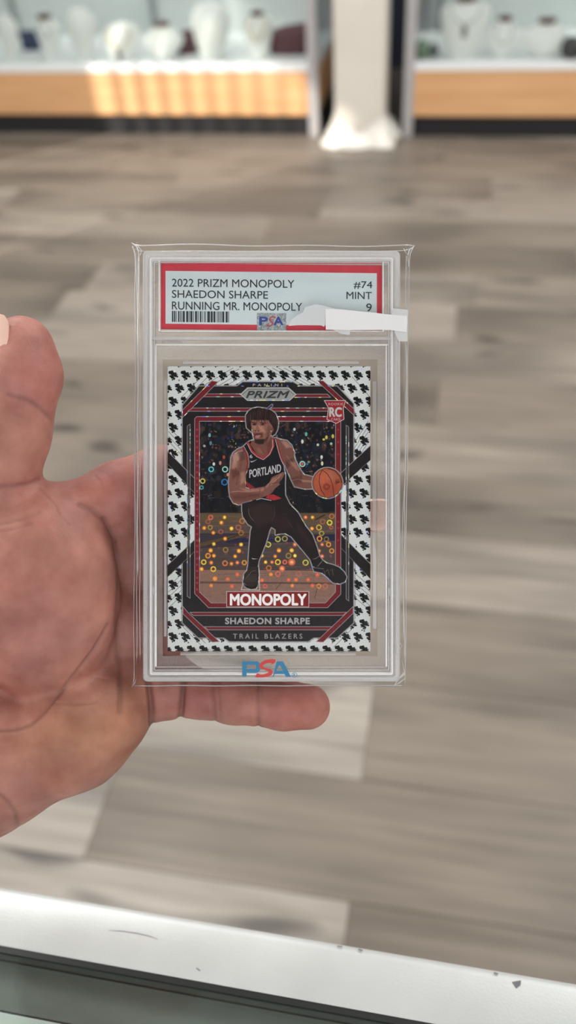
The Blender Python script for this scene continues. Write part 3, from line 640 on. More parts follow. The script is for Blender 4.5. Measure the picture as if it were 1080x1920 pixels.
fill(c3((470, 690), (540, 700), (580, 780), (500, 770)), (150, 104, 90), .5, 2); fill(c3((620, 640), (690, 560), (690, 660), (630, 770)), (84, 46, 42), .6, 2)
for i in range(90):                 # strands of hair
    x = rng.uniform(330, 770); top = 120+((x-540)/240)**2*110+rng.uniform(0, 60); ln = rng.uniform(60, 190)
    if 400 < x < 670 and top+ln > 330: ln = 330-top+rng.uniform(-40, 25)
    line(c3((x, top), (x+rng.uniform(-10, 10), top+ln)), .7, [(22, 14, 14), (66, 46, 42), (86, 62, 58)][rng.integers(3)], .7)
fill(c3((600, 130), (690, 50), (715, 60), (710, 95), (640, 140)), (120, 120, 150), .9); fill(c3((620, 128), (690, 70), (700, 85), (640, 130)), (42, 40, 60))
for i in range(4): line(c4((640+i*26, 390-i*12), (790+i*26, 250+i*32)), .7, (70, 42, 38), .8)
line(c4((355, 720), (358, 790), (380, 845), (430, 900)), .8, (140, 120, 120), .8); line(c4((720, 680), (740, 800), (690, 900)), .7, (92, 80, 80), .8); line(c4((930, 900), (990, 1000)), .8, (90, 80, 82), .8)
line(c7((385, 595), (420, 590), (460, 560)), .8, (150, 140, 140)); line(c7((390, 705), (450, 710), (520, 720)), .9, (130, 122, 122)); line(c7((440, 690), (500, 620)), .8, (140, 134, 134))
fill(c6((300, 615), (308, 635), (330, 637), (390, 632), (330, 628), (312, 626)), (200, 198, 198))
for i in range(6): line(c7((520+i*26, 740-i*6+(i % 2)*20), (545+i*24, 800-(i % 2)*70)), .7, (124, 104, 84), .9)
for i in range(5): line(c6((260-i*10, 850+i*22), (370, 850+i*20)), .7, (104, 88, 84), .7)
line(c6((195, 960), (240, 1005), (310, 1020), (380, 1000)), 2.2, (110, 100, 98), .8); fill(c6((190, 980), (230, 1020), (300, 1040), (360, 1030), (385, 985), (300, 1012)), (26, 20, 22)); line(c6((205, 920), (300, 800), (360, 790)), .9, (120, 104, 100), .7)
for a_, b_, c_ in ((c4((170, 130), (200, 260), (180, 380)), (70, 40, 38), .6), (c4((110, 480), (200, 470), (320, 480), (420, 470)), (180, 140, 126), .7), (c4((260, 60), (230, 150), (250, 200)), (80, 46, 42), .6), (c4((150, 560), (300, 560), (480, 520)), (70, 38, 38), .6), (c5((130, 110), (200, 200), (280, 320)), (170, 124, 110), .6), (c5((330, 330), (350, 430)), (60, 34, 34), .8), (c5((210, 470), (300, 450), (360, 470)), (164, 118, 104), .6), (c3((150, 780), (210, 745), (270, 735)), (206, 172, 158), .7), (c3((850, 590), (920, 620), (975, 690)), (196, 156, 142), .7), (c3((540, 700), (580, 770), (600, 780)), (70, 40, 38), .7), (c3((400, 350), (420, 480), (440, 560)), (176, 126, 110), .6), (c3((505, 360), (515, 420)), (190, 140, 122), .8)): line(a_, 1.1, b_, c_, soft=.5)
for i in range(40):
    x, y = rng.uniform(470, 530), rng.uniform(860, 935)
    if inside(np.array([x]), np.array([y]), jersey)[0]: line([(x, y), (x+rng.uniform(-2, 2), y+rng.uniform(4, 12))], .8, (40, 40, 48), .5)
for i in range(60):
    x, y = rng.uniform(470, 620), rng.uniform(950, 1060)
    if inside(np.array([x]), np.array([y]), legs)[0]: line([(x, y), (x+rng.uniform(-1, 4), y+rng.uniform(4, 14))], .8, (56, 44, 46), .5)
# ball
bx, by, br = 614, 905.5, 28
dot(bx, by, br+2.2, (150, 140, 138)); dot(bx, by, br, (160, 80, 56)); dot(bx-4, by-7, 15, (190, 104, 74), .55, soft=7); dot(bx+5, by+12, 14, (140, 56, 40), .5, soft=7); dot(bx+9, by-14, 9, (150, 106, 90), .4, soft=5)
dot(bx, by, br-.6, (70, 34, 26), .8, ring=1.2); sparks([(bx+29*math.cos(q), by+29*math.sin(q)) for q in np.linspace(.3, 2.6, 14)], 9, 1.4)
for sm_ in (((640, 330), (610, 400), (606, 500), (630, 600), (690, 695)), ((655, 322), (720, 370), (770, 450), (800, 540), (822, 695)), ((735, 300), (830, 330), (900, 410), (930, 500)), ((640, 330), (655, 322))): line(c5(*sm_), 1.1, (54, 26, 20))
dot(520+712/7.714, 840+560/7.714, 5.4, (84, 34, 28), .8, ring=1.3); dot(520+712/7.714, 840+560/7.714, 3.2, (92, 38, 30), .8, ring=1.2)
for i in range(18): line(c5((830+rng.uniform(0, 70), 440+rng.uniform(0, 70)), (840+rng.uniform(0, 70), 450+rng.uniform(0, 80))), .8, (84, 42, 32), .7)
box_ = [(425, 1109), (579, 1109), (579, 1138), (425, 1138)]; fill(box_, (124, 34, 36)); dot(502, 1124, 60, (146, 48, 46), .6, soft=16, ry=12); line(box_, 1.3, (186, 180, 180), closed=True)
pic = inside(*np.meshgrid((np.arange(AW)+.5)/S+CX0, (np.arange(AH)+.5)/S+CY0), ring_i)
gr = rng.random((AH//2+1, AW//2+1)).astype(np.float32).repeat(2, 0).repeat(2, 1)[:AH, :AW]-.5
art *= (1+gr*np.where(pic, .24, .05))[..., None]
img = bpy.data.images.new('card_artwork', AW, AH, alpha=True)
px_ = np.concatenate([np.clip(art, 0, 1), np.ones((AH, AW, 1), np.float32)], 2)[::-1]
img.pixels.foreach_set(np.ascontiguousarray(px_, np.float32).ravel()); img.update(); img.pack()
fimg = bpy.data.images.new('card_foil_mask', AW, AH, alpha=False); fimg.colorspace_settings.name = 'Non-Color'
fp = np.repeat(foil[..., None], 4, 2)[::-1].copy(); fp[..., 3] = 1
fimg.pixels.foreach_set(np.ascontiguousarray(fp, np.float32).ravel()); fimg.update(); fimg.pack()
def card_material():
    m = mat('printed_card_face', (255, 255, 255), .35, spec=.12); t = NT(m)
    ti = t.n.new('ShaderNodeTexImage'); ti.image = img; ti.extension = 'EXTEND'; fi = t.n.new('ShaderNodeTexImage'); fi.image = fimg; fi.extension = 'EXTEND'
    x = t.add('ShaderNodeMix', data_type='RGBA', blend_type='MULTIPLY'); x.inputs[0].default_value = 1; x.inputs[7].default_value = (CARD_GAIN,)*3+(1,)
    t.link(ti.outputs[0], x.inputs[6]); t.link(x.outputs[2], t.b.inputs['Base Color'])
    mt = t.add('ShaderNodeMath', operation='MULTIPLY'); mt.inputs[1].default_value = .5; t.link(fi.outputs[0], mt.inputs[0]); t.link(mt.outputs[0], t.b.inputs['Metallic'])
    return m
CARD_GAIN = 1.12
m_face = card_material()
card = thing('trading_card', 'basketball trading card with patterned white border sealed inside the clear holder', 'card', matrix=FM)
obj('card_stock', (lambda bm: slab_box(bm, CX0, CX1, CY0, CY1, -.40, -.02))(bmesh.new()), mat('card_stock', (225, 225, 222), .6), card)
def print_piece(name, pts, z, label=None):
    bm = plate(pts, z, z); me = bpy.data.meshes.new(name); bm.to_mesh(me); bm.free()
    uv = me.uv_layers.new(name='UVMap'); k = FPX/SLAB_D
    for l_ in me.loops:
        c = me.vertices[l_.vertex_index].co
        uv.data[l_.index].uv = ((c.x*k+540-CX0)/(CX1-CX0), 1-((960-c.y*k)-CY0)/(CY1-CY0))
    o = obj(name, me, m_face, card)
    if label: o['label'] = label
print_piece('printed_face', [(CX0, CY0), (CX1, CY0), (CX1, CY1), (CX0, CY1)], 0)
print_piece('frame_print', ring_o, .02, 'red bordered picture of a basketball court')
def grow(pts, k):
    out = []; n = len(pts); ar = sum(a[0]*b[1]-b[0]*a[1] for a, b in zip(pts, pts[1:]+pts[:1])); s = 1 if ar > 0 else -1
    for i in range(n):
        a, b, c = pts[i-1], pts[i], pts[(i+1) % n]; v = Vector((c[0]-a[0], c[1]-a[1])).normalized(); out.append((b[0]+s*v.y*k, b[1]-s*v.x*k))
    return out
for nm, pts, z in (('shorts_and_leg_print', legs, .04), ('shoe_print', shoe1, .05), ('shoe_print', shoe2, .05), ('jersey_print', jersey, .05), ('arm_print', arm_r, .06), ('neck_print', neck, .06), ('arm_print', arm_l, .07), ('hair_print', hair, .075), ('face_print', face, .08)):
    print_piece(nm, pts, z)
print_piece('ball_print', [(bx+29*math.cos(2*PI*i/40), by+29*math.sin(2*PI*i/40)) for i in range(40)], .08, 'orange basketball')
print_piece('badge_print', hexa, .04); print_piece('shield_print', shield, .05, 'red rookie shield'); print_piece('title_print', box_, .06, 'red title box')
def ink(name, c, rough=.4): return mat(name, c, rough)
m_silver = ink('silver_ink', (192, 190, 192)); m_white = ink('white_ink', (252, 250, 250)); m_greyink = ink('grey_ink', (168, 165, 166)); m_dim = ink('dim_grey_ink', (150, 142, 144)); m_blackink = ink('black_ink', (40, 44, 48))
lettering('PANINI', 474, 719.5, 529, 724.5, .06, m_silver, card, space=1.9)
lettering('PRIZM', 461, 733, 543, 746.5,   .10, m_blackink, card, offset=.05, shear=.3, space=1.05)
lettering('ROOKIE', 616, 755.5, 643, 760, .10, m_silver, card, space=1.2); lettering('RC', 617, 763.5, 641, 782, .10, m_silver, card, offset=.05); lettering('CARD', 621, 784, 638, 788.5, .10, m_silver, card, space=1.1)
lettering('MONOPOLY', 431, 1113, 575, 1135.5, .12, m_white, card, offset=.045)
lettering('SHAEDON SHARPE', 422, 1158, 581, 1170.5, .12, m_greyink, card, offset=.05, space=1.1)
lettering('TRAIL BLAZERS', 437, 1188, 567, 1197.5, .12, m_dim, card, offset=.02, space=1.5)
lettering('PORTLAND', 467.5, 881, 527, 896.5,   .12, m_silver, card, offset=.02, rotate=-.19)
lettering('6', 468, 852.5, 473.5, 859, .12, m_silver, card, offset=.02)

# ------------------------------------------------------------------ clear holder around the card
hold = thing('card_holder', 'clear rigid plastic card holder with red bordered paper label at its top', 'card holder', matrix=FM)
m_edge = clear_plastic('ridged_clear_plastic', (250, 250, 252), .07, .10, .52, (255, 255, 255), (900, .5, .0006), refr=.3, edge=.1, back=.3)
m_frost = clear_plastic('frosted_clear_plastic', (253, 253, 253), .03, .3, .29, (252, 249, 247), (1300, .9, .0010))
m_pane = clear_plastic('clear_pane', (254, 254, 254), .001, .06, edge=-.5)
m_ridge = clear_plastic('bright_ridge_plastic', (252, 252, 254), .3, .28, .92, (255, 255, 255), (900, .4, .0008), edge=.2, back=.1)
m_clip = clear_plastic('clip_plastic', (252, 252, 252), .12, .06, .22, (240, 239, 240), edge=.15)
OX0, OX1, OY0, OY1 = 267, 751, 469.5, 1279
def ring_frame(prof):
    bm = bmesh.new(); rings = [rrect(OX0+i, OX1-i, OY0+i, OY1-i, max(1.5, 9-i*.35), z) for i, z in prof]
    
    k = (267-max(z for i, z in prof)*.7)/267 if prof[-1][1] > 0 else 1
    rings = [[Vector((p.x*k, p.y*k, p.z)) for p in r] for r in rings]; loft(bm, rings, False, False); bmesh.ops.recalc_face_normals(bm, faces=bm.faces); return bm
smooth(obj('front_frame', ring_frame([(0, -.9), (0, .9), (1.2, 1.9), (3, 2.3), (10, 2.3), (12.5, 1.6), (13.5, 1.6)]), m_edge, hold), 40)
smooth(obj('back_frame', ring_frame([(0, -.9), (0, -2.7), (1.5, -3.6), (3.5, -3.9), (10, -3.9), (13, -3.2), (22, -3.2)]), m_edge, hold), 40)
smooth(obj('front_ridge', ring_frame([(13.5, 1.6), (14.2, 2.9), (15.2, 3.2), (17, 3.2), (18.2, 2.7), (19, 1.7)]), m_ridge, hold), 50)
smooth(obj('inner_step', ring_frame([(19, 1.7), (20.5, 1.3), (22, 1.3), (22.6, 1.9), (24, 1.9), (24.6, 1.0)]), m_edge, hold), 40)
IX0, IX1, IY0, IY1 = OX0+24, OX1-24, OY0+20, OY1-24
def rect_holes(xs, ys, holes, z):
    bm = bmesh.new(); V = {}
    def v(x, y):
        if (x, y) not in V: V[x, y] = bm.verts.new(sm0(x, y, z))
        return V[x, y]
    for a, b in zip(xs, xs[1:]):
        for c, d in zip(ys, ys[1:]):
            if any(a >= h[0] and b <= h[1] and c >= h[2] and d <= h[3] for h in holes): continue
            bm.faces.new((v(a, d), v(b, d), v(b, c), v(a, c)))
    return bm
LB = (299, 718, 490, 621); CW = (306, 707, 675, 1229)
obj('frosted_panel', rect_holes([IX0, 299, 306, 707, 718, IX1], [OY0+19, 490, 621, 675, 1229, IY1], [LB, CW], 1.0), m_frost, hold)
obj('card_pane', plate([(306, 675), (707, 675), (707, 1229), (306, 1229)], .9, .9), m_pane, hold)
obj('label_pane', plate([(299, 490), (718, 490), (718, 621), (299, 621)], .9, .9), m_pane, hold)
obj('back_pane', plate([(OX0+20, OY0+20), (OX1-20, OY0+20), (OX1-20, OY1-20), (OX0+20, OY1-20)], -3.2, -3.2), m_pane, hold)
def bar(name, x0, x1, y0, y1, z0, z1, m, bev=.0002, parent=None): return smooth(obj(name, slab_box(bmesh.new(), x0, x1, y0, y1, z0, z1, bev), m, parent or hold), 40)
bar('divider_bar', 284, 735, 631, 637, .9, 2.4, m_edge); bar('divider_bar', 291, 727, 644.5, 648, .9, 2.0, m_ridge, .00015)
bar('window_bead', 297, 300.5, 489, 621, .7, 1.9, m_ridge, .00015); bar('window_bead', 717, 720, 490, 622, .7, 1.9, m_ridge, .00015); bar('window_bead', 300, 717, 619.5, 622, .7, 1.7, m_ridge, .00015); bar('window_bead', 300, 717, 488.5, 490.5, .7, 1.7, m_edge, .00015)
bar('window_bead', 290.5, 293.5, 648, 1250, .9, 1.9, m_ridge, .00015); bar('window_bead', 723, 726, 648, 1250, .9, 1.9, m_ridge, .00015); bar('window_bead', 291, 726, 1249, 1252, .9, 1.6, m_clip, .00015)
bar('window_bead', 284, 734, 1260, 1265.5, 1.2, 2.6, m_ridge, .0002)
for x0, x1, y0, y1 in ((341, 674, 675.5, 682), (337, 668, 1223, 1229.5), (306.5, 312.5, 712, 1194), (699, 706.5, 714, 1180)): bar('card_clip', x0, x1, y0, y1, -.3, 1.4, m_clip, .00035)
for x0, x1, y0, y1 in ((303, 341, 640, 645.5), (491, 554, 640, 645.5), (675, 712, 640, 645.5), (478, 522, 483, 487), (283, 290, 1081, 1116), (283, 290, 795, 830), (727, 734, 790, 822), (727, 734, 1086, 1118)): bar('weld_tab', x0, x1, y0, y1, 1.0, 2.0, m_clip, .0002)
# paper label
m_red = noisy('red_label_border', (208, 62, 78), (200, 54, 72), 300, rough=.5, bump=0)
m_pale = noisy('pale_blue_label_paper', (206, 222, 228), (214, 226, 228), 260, rough=.5, bump=0, stretch=(.3, 1, 1))
TL = .011
def lq(x0, x1, y0, y1): return [(x0, y0+(x0-302)*TL), (x1, y0+(x1-302)*TL), (x1, y1+(x1-302)*TL), (x0, y1+(x0-302)*TL)]
lab = obj('grade_label', plate(lq(302, 716, 493.5, 617), -.3, .1), m_red, hold); lab['label'] = 'red bordered pale paper label with black print and barcode'
obj('label_field', plate(lq(310.5, 706.5, 508, 607), .12, .12), m_pale, lab)
m_txt = mat('label_print', (44, 52, 58), .5)
def ltext(s, x0, x1, y0, y1, off=0.): lettering(s, x0, y0+(x0-302)*TL, x1, y1+(x0-302)*TL, .16, m_txt, lab, off*1.5, 0, TL)
ltext('2022 PRIZM MONOPOLY', 322.5, 552, 522.5, 537.5, .004); ltext('SHAEDON SHARPE', 322.5, 502.5, 543.8, 558.5, .004); ltext('RUNNING MR. MONOPOLY', 322.5, 566.5, 565.2, 580.5, .004)
ltext('#74', 663, 698, 523.5, 538, .004); ltext('MINT', 649.5, 697, 543.5, 557, .004); ltext('9', 686.5, 697, 565, 580, .004)
bars = [2, 1, 2, 1, 1, 2, 2, 1, 1, 1, 1, 1, 3, 2, 3, 1, 1, 1, 3, 1, 1, 2, 3, 1, 1, 2, 2, 1, 1, 2, 1, 1, 1, 2, 4, 1, 3, 1, 3, 2, 1, 1, 1, 1, 1, 1, 1, 1, 3, 2, 3, 1, 1]
x = 322.5; k = 107/sum(bars); bm = bmesh.new()
for i, w_ in enumerate(bars):
    if i % 2 == 0:
        q = lq(x, x+w_*k, 583, 603.5); bm.faces.new([bm.verts.new(sm0(a_, b_, .16)) for a_, b_ in (q[3], q[2], q[1], q[0])])
    x += w_*k
obj('barcode', bm, m_txt, lab)
m_holo = mat('silver_hologram', (150, 160, 168), .35, .35); t = NT(m_holo)
vor = t.n.new('ShaderNodeTexVoronoi'); vor.inputs['Scale'].default_value = 2600; t.link(t.n.new('ShaderNodeTexCoord').outputs['Object'], vor.inputs['Vector'])
t.link(t.ramp(vor.outputs['Color'], [(.2, (128, 138, 146)), (.8, (196, 204, 208))]), t.b.inputs['Base Color'])
obj('hologram_sticker', plate(lq(482, 536.5, 585, 619.5), .14, .2), m_holo, lab)
m_hblue = mat('sticker_blue', (52, 72, 150), .4); m_hred = mat('sticker_red', (176, 84, 92), .4)
for s, x0, x1, y0, y1, mm, sh in (('P', 486, 502.5, 592, 608, m_hblue, 0), ('S', 499, 517, 591, 611, m_hred, .35), ('A', 513, 531, 592, 608, m_hblue, 0)):
    lettering(s, x0, y0+2, x1, y1+2, .24 if s != 'S' else .26, mm, lab, .05 if s != 'S' else .01, sh)
# mark printed on the holder
m_lblue = mat('blue_print', (24, 122, 168), .35); m_lred = mat('red_print', (204, 50, 48), .35)
def L5(*p): return [(440+x/8.308, 1225+y/8.308) for x, y in p]
def solid(name, outer, z, m, hole=None):
    bm = bmesh.new(); es = []
    for loop in [outer]+([hole] if hole else []):
        loop = seen(loop, z); vs = [bm.verts.new(sm0(a_, b_, z)) for a_, b_ in loop]; es += [bm.edges.new((vs[i], vs[(i+1) % len(vs)])) for i in range(len(vs))]
    bmesh.ops.triangle_fill(bm, edges=es, use_beauty=True)
    for f_ in bm.faces:
        f_.normal_update()
        if f_.normal.z < 0: f_.normal_flip()
    return obj(name, bm, m, hold)
ZL = 3.3
def arc(cx, cy, rx, ry, a0, a1, n=8): return [(cx+rx*math.cos(math.radians(a0+(a1-a0)*i/n)), cy+ry*math.sin(math.radians(a0+(a1-a0)*i/n))) for i in range(n+1)]
solid('printed_letter', L5((117, 125), (330, 125), *arc(340, 175, 52, 50, -90, 0, 6), *arc(340, 250, 52, 50, 0, 90, 6), (185, 300), (185, 358), (117, 358)), ZL, m_lblue, L5((188, 178), (310, 178), *arc(312, 212, 24, 34, -80, 80, 8), (310, 246), (188, 246)))
solid('printed_letter', L5((580, 363), (600, 345), (655, 125), (752, 125), (878, 366), (800, 366), (775, 322), (622, 322), (606, 363)), ZL, m_lblue, L5((690, 188), (708, 188), (752, 275), (648, 275)))
solid('printed_letter', L5((628, 95), (640, 100), (628, 145), (560, 182), (575, 150), (520, 152), (470, 165), (438, 190), (440, 205), (470, 222), (540, 240), (585, 265), (596, 300), (575, 340), (520, 365), (440, 376), (330, 376), (322, 360), (345, 315), (372, 318), (400, 330), (470, 325), (520, 305), (528, 288), (500, 268), (430, 246), (390, 228), (378, 205), (392, 165), (430, 125), (500, 98), (570, 88)), ZL+.05, m_lred)
bm = bmesh.new(); c_ = seen(L5((931, 336)), 3.3)[0]; n = 28
for r0, r1 in ((4.2, 5.0),):
    for i in range(n):
        a0, a1 = 2*PI*i/n, 2*PI*(i+1)/n; bm.faces.new([bm.verts.new(sm0(c_[0]+r*math.cos(a_), c_[1]-r*math.sin(a_), ZL)) for r, a_ in ((r0, a0), (r1, a0), (r1, a1), (r0, a1))])
obj('registered_ring', bm, m_lblue, hold); lettering('R', c_[0]-2, c_[1]-2.6, c_[0]+2.1, c_[1]+2.6, ZL, m_lblue, hold, .01)

# ------------------------------------------------------------------ soft plastic sleeve over the holder
slv = thing('plastic_sleeve', 'thin crinkled clear sleeve around the holder, closed with white tape', 'sleeve', matrix=FM)
m_film = clear_plastic('sleeve_film', (254, 254, 254), .002, .08, .0, edge=-.45)
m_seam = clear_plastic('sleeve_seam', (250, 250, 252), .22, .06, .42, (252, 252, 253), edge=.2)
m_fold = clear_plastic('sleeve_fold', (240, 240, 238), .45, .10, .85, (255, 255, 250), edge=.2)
def sleeve_edge(side, y):       # left/right outline of the sleeve along its height
    u = (y-459)/(1288-459)
    if side < 0: return 253.5-3.5*u-6*max(0, 1-u/.022)-1.2*math.sin(u*17)*.6+(3*(u-.985)/.015*-1 if u > .985 else 0)
    return 768-8.5*u+8*max(0, 1-u/.022)+1.0*math.sin(u*15+1)*.8
def film(front):
    bm = bmesh.new(); nu, nv = 46, 70; rows = []
    for j in range(nv+1):
        y = 459+829*j/nv; l_, r_ = sleeve_edge(-1, y), sleeve_edge(1, y); row = []
        for i in range(nu+1):
            u = i/nu; u = .5-.5*math.cos(PI*u); x = l_+(r_-l_)*u; e = min(x-l_, r_-x); top = y-459
            zf = (3.75 if front else -4.4); zc = -.8
            k = min(1, max(0, e)/14)**.55; k2 = min(1, max(0, top)/7)**.6 if not front or True else 1; k3 = min(1, max(0, 1288-y)/9)**.5
            z = zc+(zf-zc)*k*k3
            z += (.22 if front else -.22)*max(0, math.sin(y*.021+x*.006)+.6*math.sin(y*.05-x*.013+2))*(1-min(1, e/60))*k
            yy = y+(1.6*math.sin(x*.03)+1.2*math.sin(x*.011+1))*(j == 0)
            row.append(bm.verts.new(sm0(x, yy, z)))
        rows.append(row)
    for a_, b_ in zip(rows, rows[1:]):
        for i in range(nu): bm.faces.new((b_[i], b_[i+1], a_[i+1], a_[i]) if front else (a_[i], a_[i+1], b_[i+1], b_[i]))
    return bm
smooth(obj('front_film', film(True), m_film, slv)); smooth(obj('back_film', film(False), m_film, slv))
for side in (-1, 1):
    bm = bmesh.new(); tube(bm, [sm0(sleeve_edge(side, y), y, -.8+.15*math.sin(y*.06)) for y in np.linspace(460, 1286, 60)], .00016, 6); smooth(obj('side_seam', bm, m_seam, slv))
    bm = bmesh.new(); tube(bm, [sm0(sleeve_edge(side, y)-side*(6+2.5*math.sin(y*.013+side)), y, 1.6+.3*math.sin(y*.03)) for y in np.linspace(478, 1240, 50)], [.00002]+[.00012]*48+[.00002], 6); smooth(obj('crease_and_highlight', bm, m_seam, slv))
bm = bmesh.new(); tube(bm, [sm(x, 460+1.2*math.sin(x*.03)+1.0*math.sin(x*.011+1)+(-5*max(0, 1-(x-247)/12) if x < 260 else 0)+(2*max(0, 1-(777-x)/14)), 3.2*max(0, min(1, (x-247)/16, (777-x)/16))**.5) for x in np.linspace(247, 777, 60)], .00017, 6); smooth(obj('open_lip', bm, m_seam, slv))
bm = bmesh.new(); tube(bm, [sm0(x, 463.5+.8*math.sin(x*.03), -3.8*max(0, min(1, (x-247)/16, (777-x)/16))**.5) for x in np.linspace(249, 774, 50)], .00014, 6); smooth(obj('open_lip', bm, m_seam, slv))
bm = bmesh.new(); tube(bm, [sm0(x, 1286.5+.5*math.sin(x*.05), -.8) for x in np.linspace(251, 759, 40)], .00018, 6); smooth(obj('bottom_seam', bm, m_seam, slv))
def Lf(*p): return [(690+x/10.8, 1150+y/10.8) for x, y in p]
def facet(name, pts, zs, m):
    bm = bmesh.new(); vs = [bm.verts.new(sm(p[0], p[1], z)) for p, z in zip(pts, zs)]
    f_ = bm.faces.new(vs); f_.normal_update()
    if f_.normal.z < 0: f_.normal_flip()
    bmesh.ops.triangulate(bm, faces=[f_]); return obj(name, bm, m, slv)
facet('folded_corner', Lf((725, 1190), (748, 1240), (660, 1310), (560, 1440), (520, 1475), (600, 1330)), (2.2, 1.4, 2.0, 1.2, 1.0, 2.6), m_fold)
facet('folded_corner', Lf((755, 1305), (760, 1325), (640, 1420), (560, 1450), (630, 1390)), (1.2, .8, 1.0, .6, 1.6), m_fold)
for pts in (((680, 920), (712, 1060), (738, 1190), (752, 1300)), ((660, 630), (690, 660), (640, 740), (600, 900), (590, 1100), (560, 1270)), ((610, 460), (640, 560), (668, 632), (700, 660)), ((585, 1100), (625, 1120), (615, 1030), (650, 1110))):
    bm = bmesh.new(); tube(bm, [sm(a_, b_, 2.0) for a_, b_ in Lf(*pts)], [.00003]+[.00011]*(len(pts)-2)+[.00004], 6); smooth(obj('crease_and_highlight', bm, m_seam, slv))
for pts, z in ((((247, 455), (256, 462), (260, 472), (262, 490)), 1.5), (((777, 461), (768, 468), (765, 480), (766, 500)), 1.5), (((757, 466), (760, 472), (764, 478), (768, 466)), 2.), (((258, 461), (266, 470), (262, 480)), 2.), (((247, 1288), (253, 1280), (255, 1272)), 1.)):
    bm = bmesh.new(); tube(bm, [sm(a_, b_, z) for a_, b_ in pts], .00014, 6); smooth(obj('crease_and_highlight', bm, m_seam, slv))
for x0, y0, x1, y1, r_ in ((259.5, 474, 257.5, 1085, .00030), (263, 620, 262, 1240, .00012), (762.5, 640, 756, 1200, .00012), (748.5, 500, 742, 1230, .00016)):  # first tube is a highlight streak along the left edge, built as geometry
    bm = bmesh.new(); tube(bm, [sm(x0+(x1-x0)*q/30+.5*math.sin(q*.7), y0+(y1-y0)*q/30, 2.6) for q in range(31)], [.00003]+[r_]*29+[.00003], 6); smooth(obj('crease_and_highlight', bm, m_seam, slv))
# white tape that closes the sleeve
m_tape = clear_plastic('white_tape', (238, 238, 240), .06, .3, .86, (250, 250, 252), (500, .3, .0004), back=.1); m_tape2 = clear_plastic('thin_tape', (244, 246, 248), .05, .3, .5, (246, 248, 250), (500, .3, .0004), back=.1)
def strip(name, pts, z, m, lab_=None):
    o = obj(name, plate(seen(pts, z), z-.04, z), m, slv)
    if lab_: o['label'] = lab_
    return o
strip('tape_strip', [(610, 579), (640, 580), (672, 583.5), (700, 586), (722, 589), (763, 592), (763.5, 600), (762.5, 623), (735, 619), (715, 618.5), (660, 619), (611, 618), (610.5, 600)], 4.1, m_tape, 'white tape strip')
strip('tape_strip', [(541, 611), (546, 600), (556, 592), (568, 586), (572, 576), (594, 570), (610, 574), (628, 579), (612, 583), (608, 613), (600, 609), (570, 609)], 4.02, m_tape2, 'thin translucent end of the tape')
strip('tape_strip', [(622, 617), (660, 612), (655, 628), (640, 626)], 4.0, m_tape2)
strip('tape_strip', [(735, 578), (765, 581), (764, 640), (748, 640), (740, 624)], 4.0, m_tape2)

# ------------------------------------------------------------------ the hand: one continuous surface from a smooth distance field
def pm(px, py, z):              # photo pixel at height z (mm) -> mm in the holder's frame, with perspective
    d = 267-z; return np.array([(px-540)*d/FPX, -(py-960)*d/FPX, z])
H_ = .8
lo_ = np.array([-122., -124., -52.]); hi_ = np.array([16., 68., 22.])
N_ = ((hi_-lo_)/H_).astype(int)
GX = (lo_[0]+H_*np.arange(N_[0]))[:, None, None].astype(np.float32); GY = (lo_[1]+H_*np.arange(N_[1]))[None, :, None].astype(np.float32); GZ = (lo_[2]+H_*np.arange(N_[2]))[None, None, :].astype(np.float32)
def cone(a, b, ra, rb, flat=1.):     # tapered round limb, radii in px at that depth; flat < 1 thins it front to back
    A, B = pm(*a), pm(*b); ra *= (267-a[2])/FPX; rb *= (267-b[2])/FPX; v = B-A; L = float(v@v)
    X, Y, Z = GX-A[0], GY-A[1], (GZ-A[2])
    t_ = np.clip((X*v[0]+Y*v[1]+Z*v[2])/L, 0, 1)
    return np.sqrt((X-t_*v[0])**2+(Y-t_*v[1])**2+((Z-t_*v[2])/flat)**2)*(1 if flat == 1 else .5+.5*flat)-(ra+(rb-ra)*t_)*(1 if flat == 1 else .5+.5*flat)
def ell(c, rx, ry, rz, ang=0.):
    C = pm(*c); k = (267-c[2])/FPX; rx *= k; ry *= k; ca, sa = math.cos(math.radians(ang)), math.sin(math.radians(ang))
    X, Y, Z = GX-C[0], GY-C[1], GZ-C[2]; u = (X*ca+Y*sa); v = (-X*sa+Y*ca)
    k0 = np.sqrt((u/rx)**2+(v/ry)**2+(Z/rz)**2); k1 = np.sqrt((u/rx**2)**2+(v/ry**2)**2+(Z/rz**2)**2)+1e-6
    return k0*(k0-1)/k1
def smin(a, b, k):
    h = np.maximum(k-np.abs(a-b), 0)/k; return np.minimum(a, b)-h*h*k*.25
def chain(pts, k=3.):
    d = None
    for a, b in zip(pts, pts[1:]):
        c = cone(a[:3], b[:3], a[3], b[3]); d = c if d is None else smin(d, c, k)
    return d
F = cone((200, 965, -18), (-60, 1200, -15), 60, 76)
for c in (cone((225, 1050, -20), (-60, 1260, -16), 68, 84), cone((240, 1170, -20), (-70, 1330, -15), 66, 90), cone((205, 1332, -10), (140, 1372, -7), 80, 97), cone((140, 1372, -7), (-20, 1432, -8), 97, 116),
          cone((-20, 1432, -8), (-260, 1580, -16), 116, 140), cone((-60, 1250, -16), (-280, 1450, -16), 110, 150)): F = smin(F, c, 9.)
F = smin(F, ell((72, 1105, -4), 152, 205, 21., 6), 3.)
F = smin(F, smin(cone((14, 968, -5), (120, 976, -8), 60, 62), cone((120, 976, -8), (222, 926, -13), 62, 58), 5.), 3.)
thumb = chain([(-4, 1010, -2, 84), (-4, 900, 0, 72), (18, 812, 2, 72), (28, 768, 2.5, 70)], 4.)
thumb = smin(thumb, chain([(28, 772, 2.5, 66), (45, 705, 3.5, 65.5), (41, 652, 4, 59)], 5.), 2.2)
F = smin(F, thumb, 2.6)
def finger(*pts): return chain([(p[0], p[1], p[2], p[3]) for p in pts], 2.5)
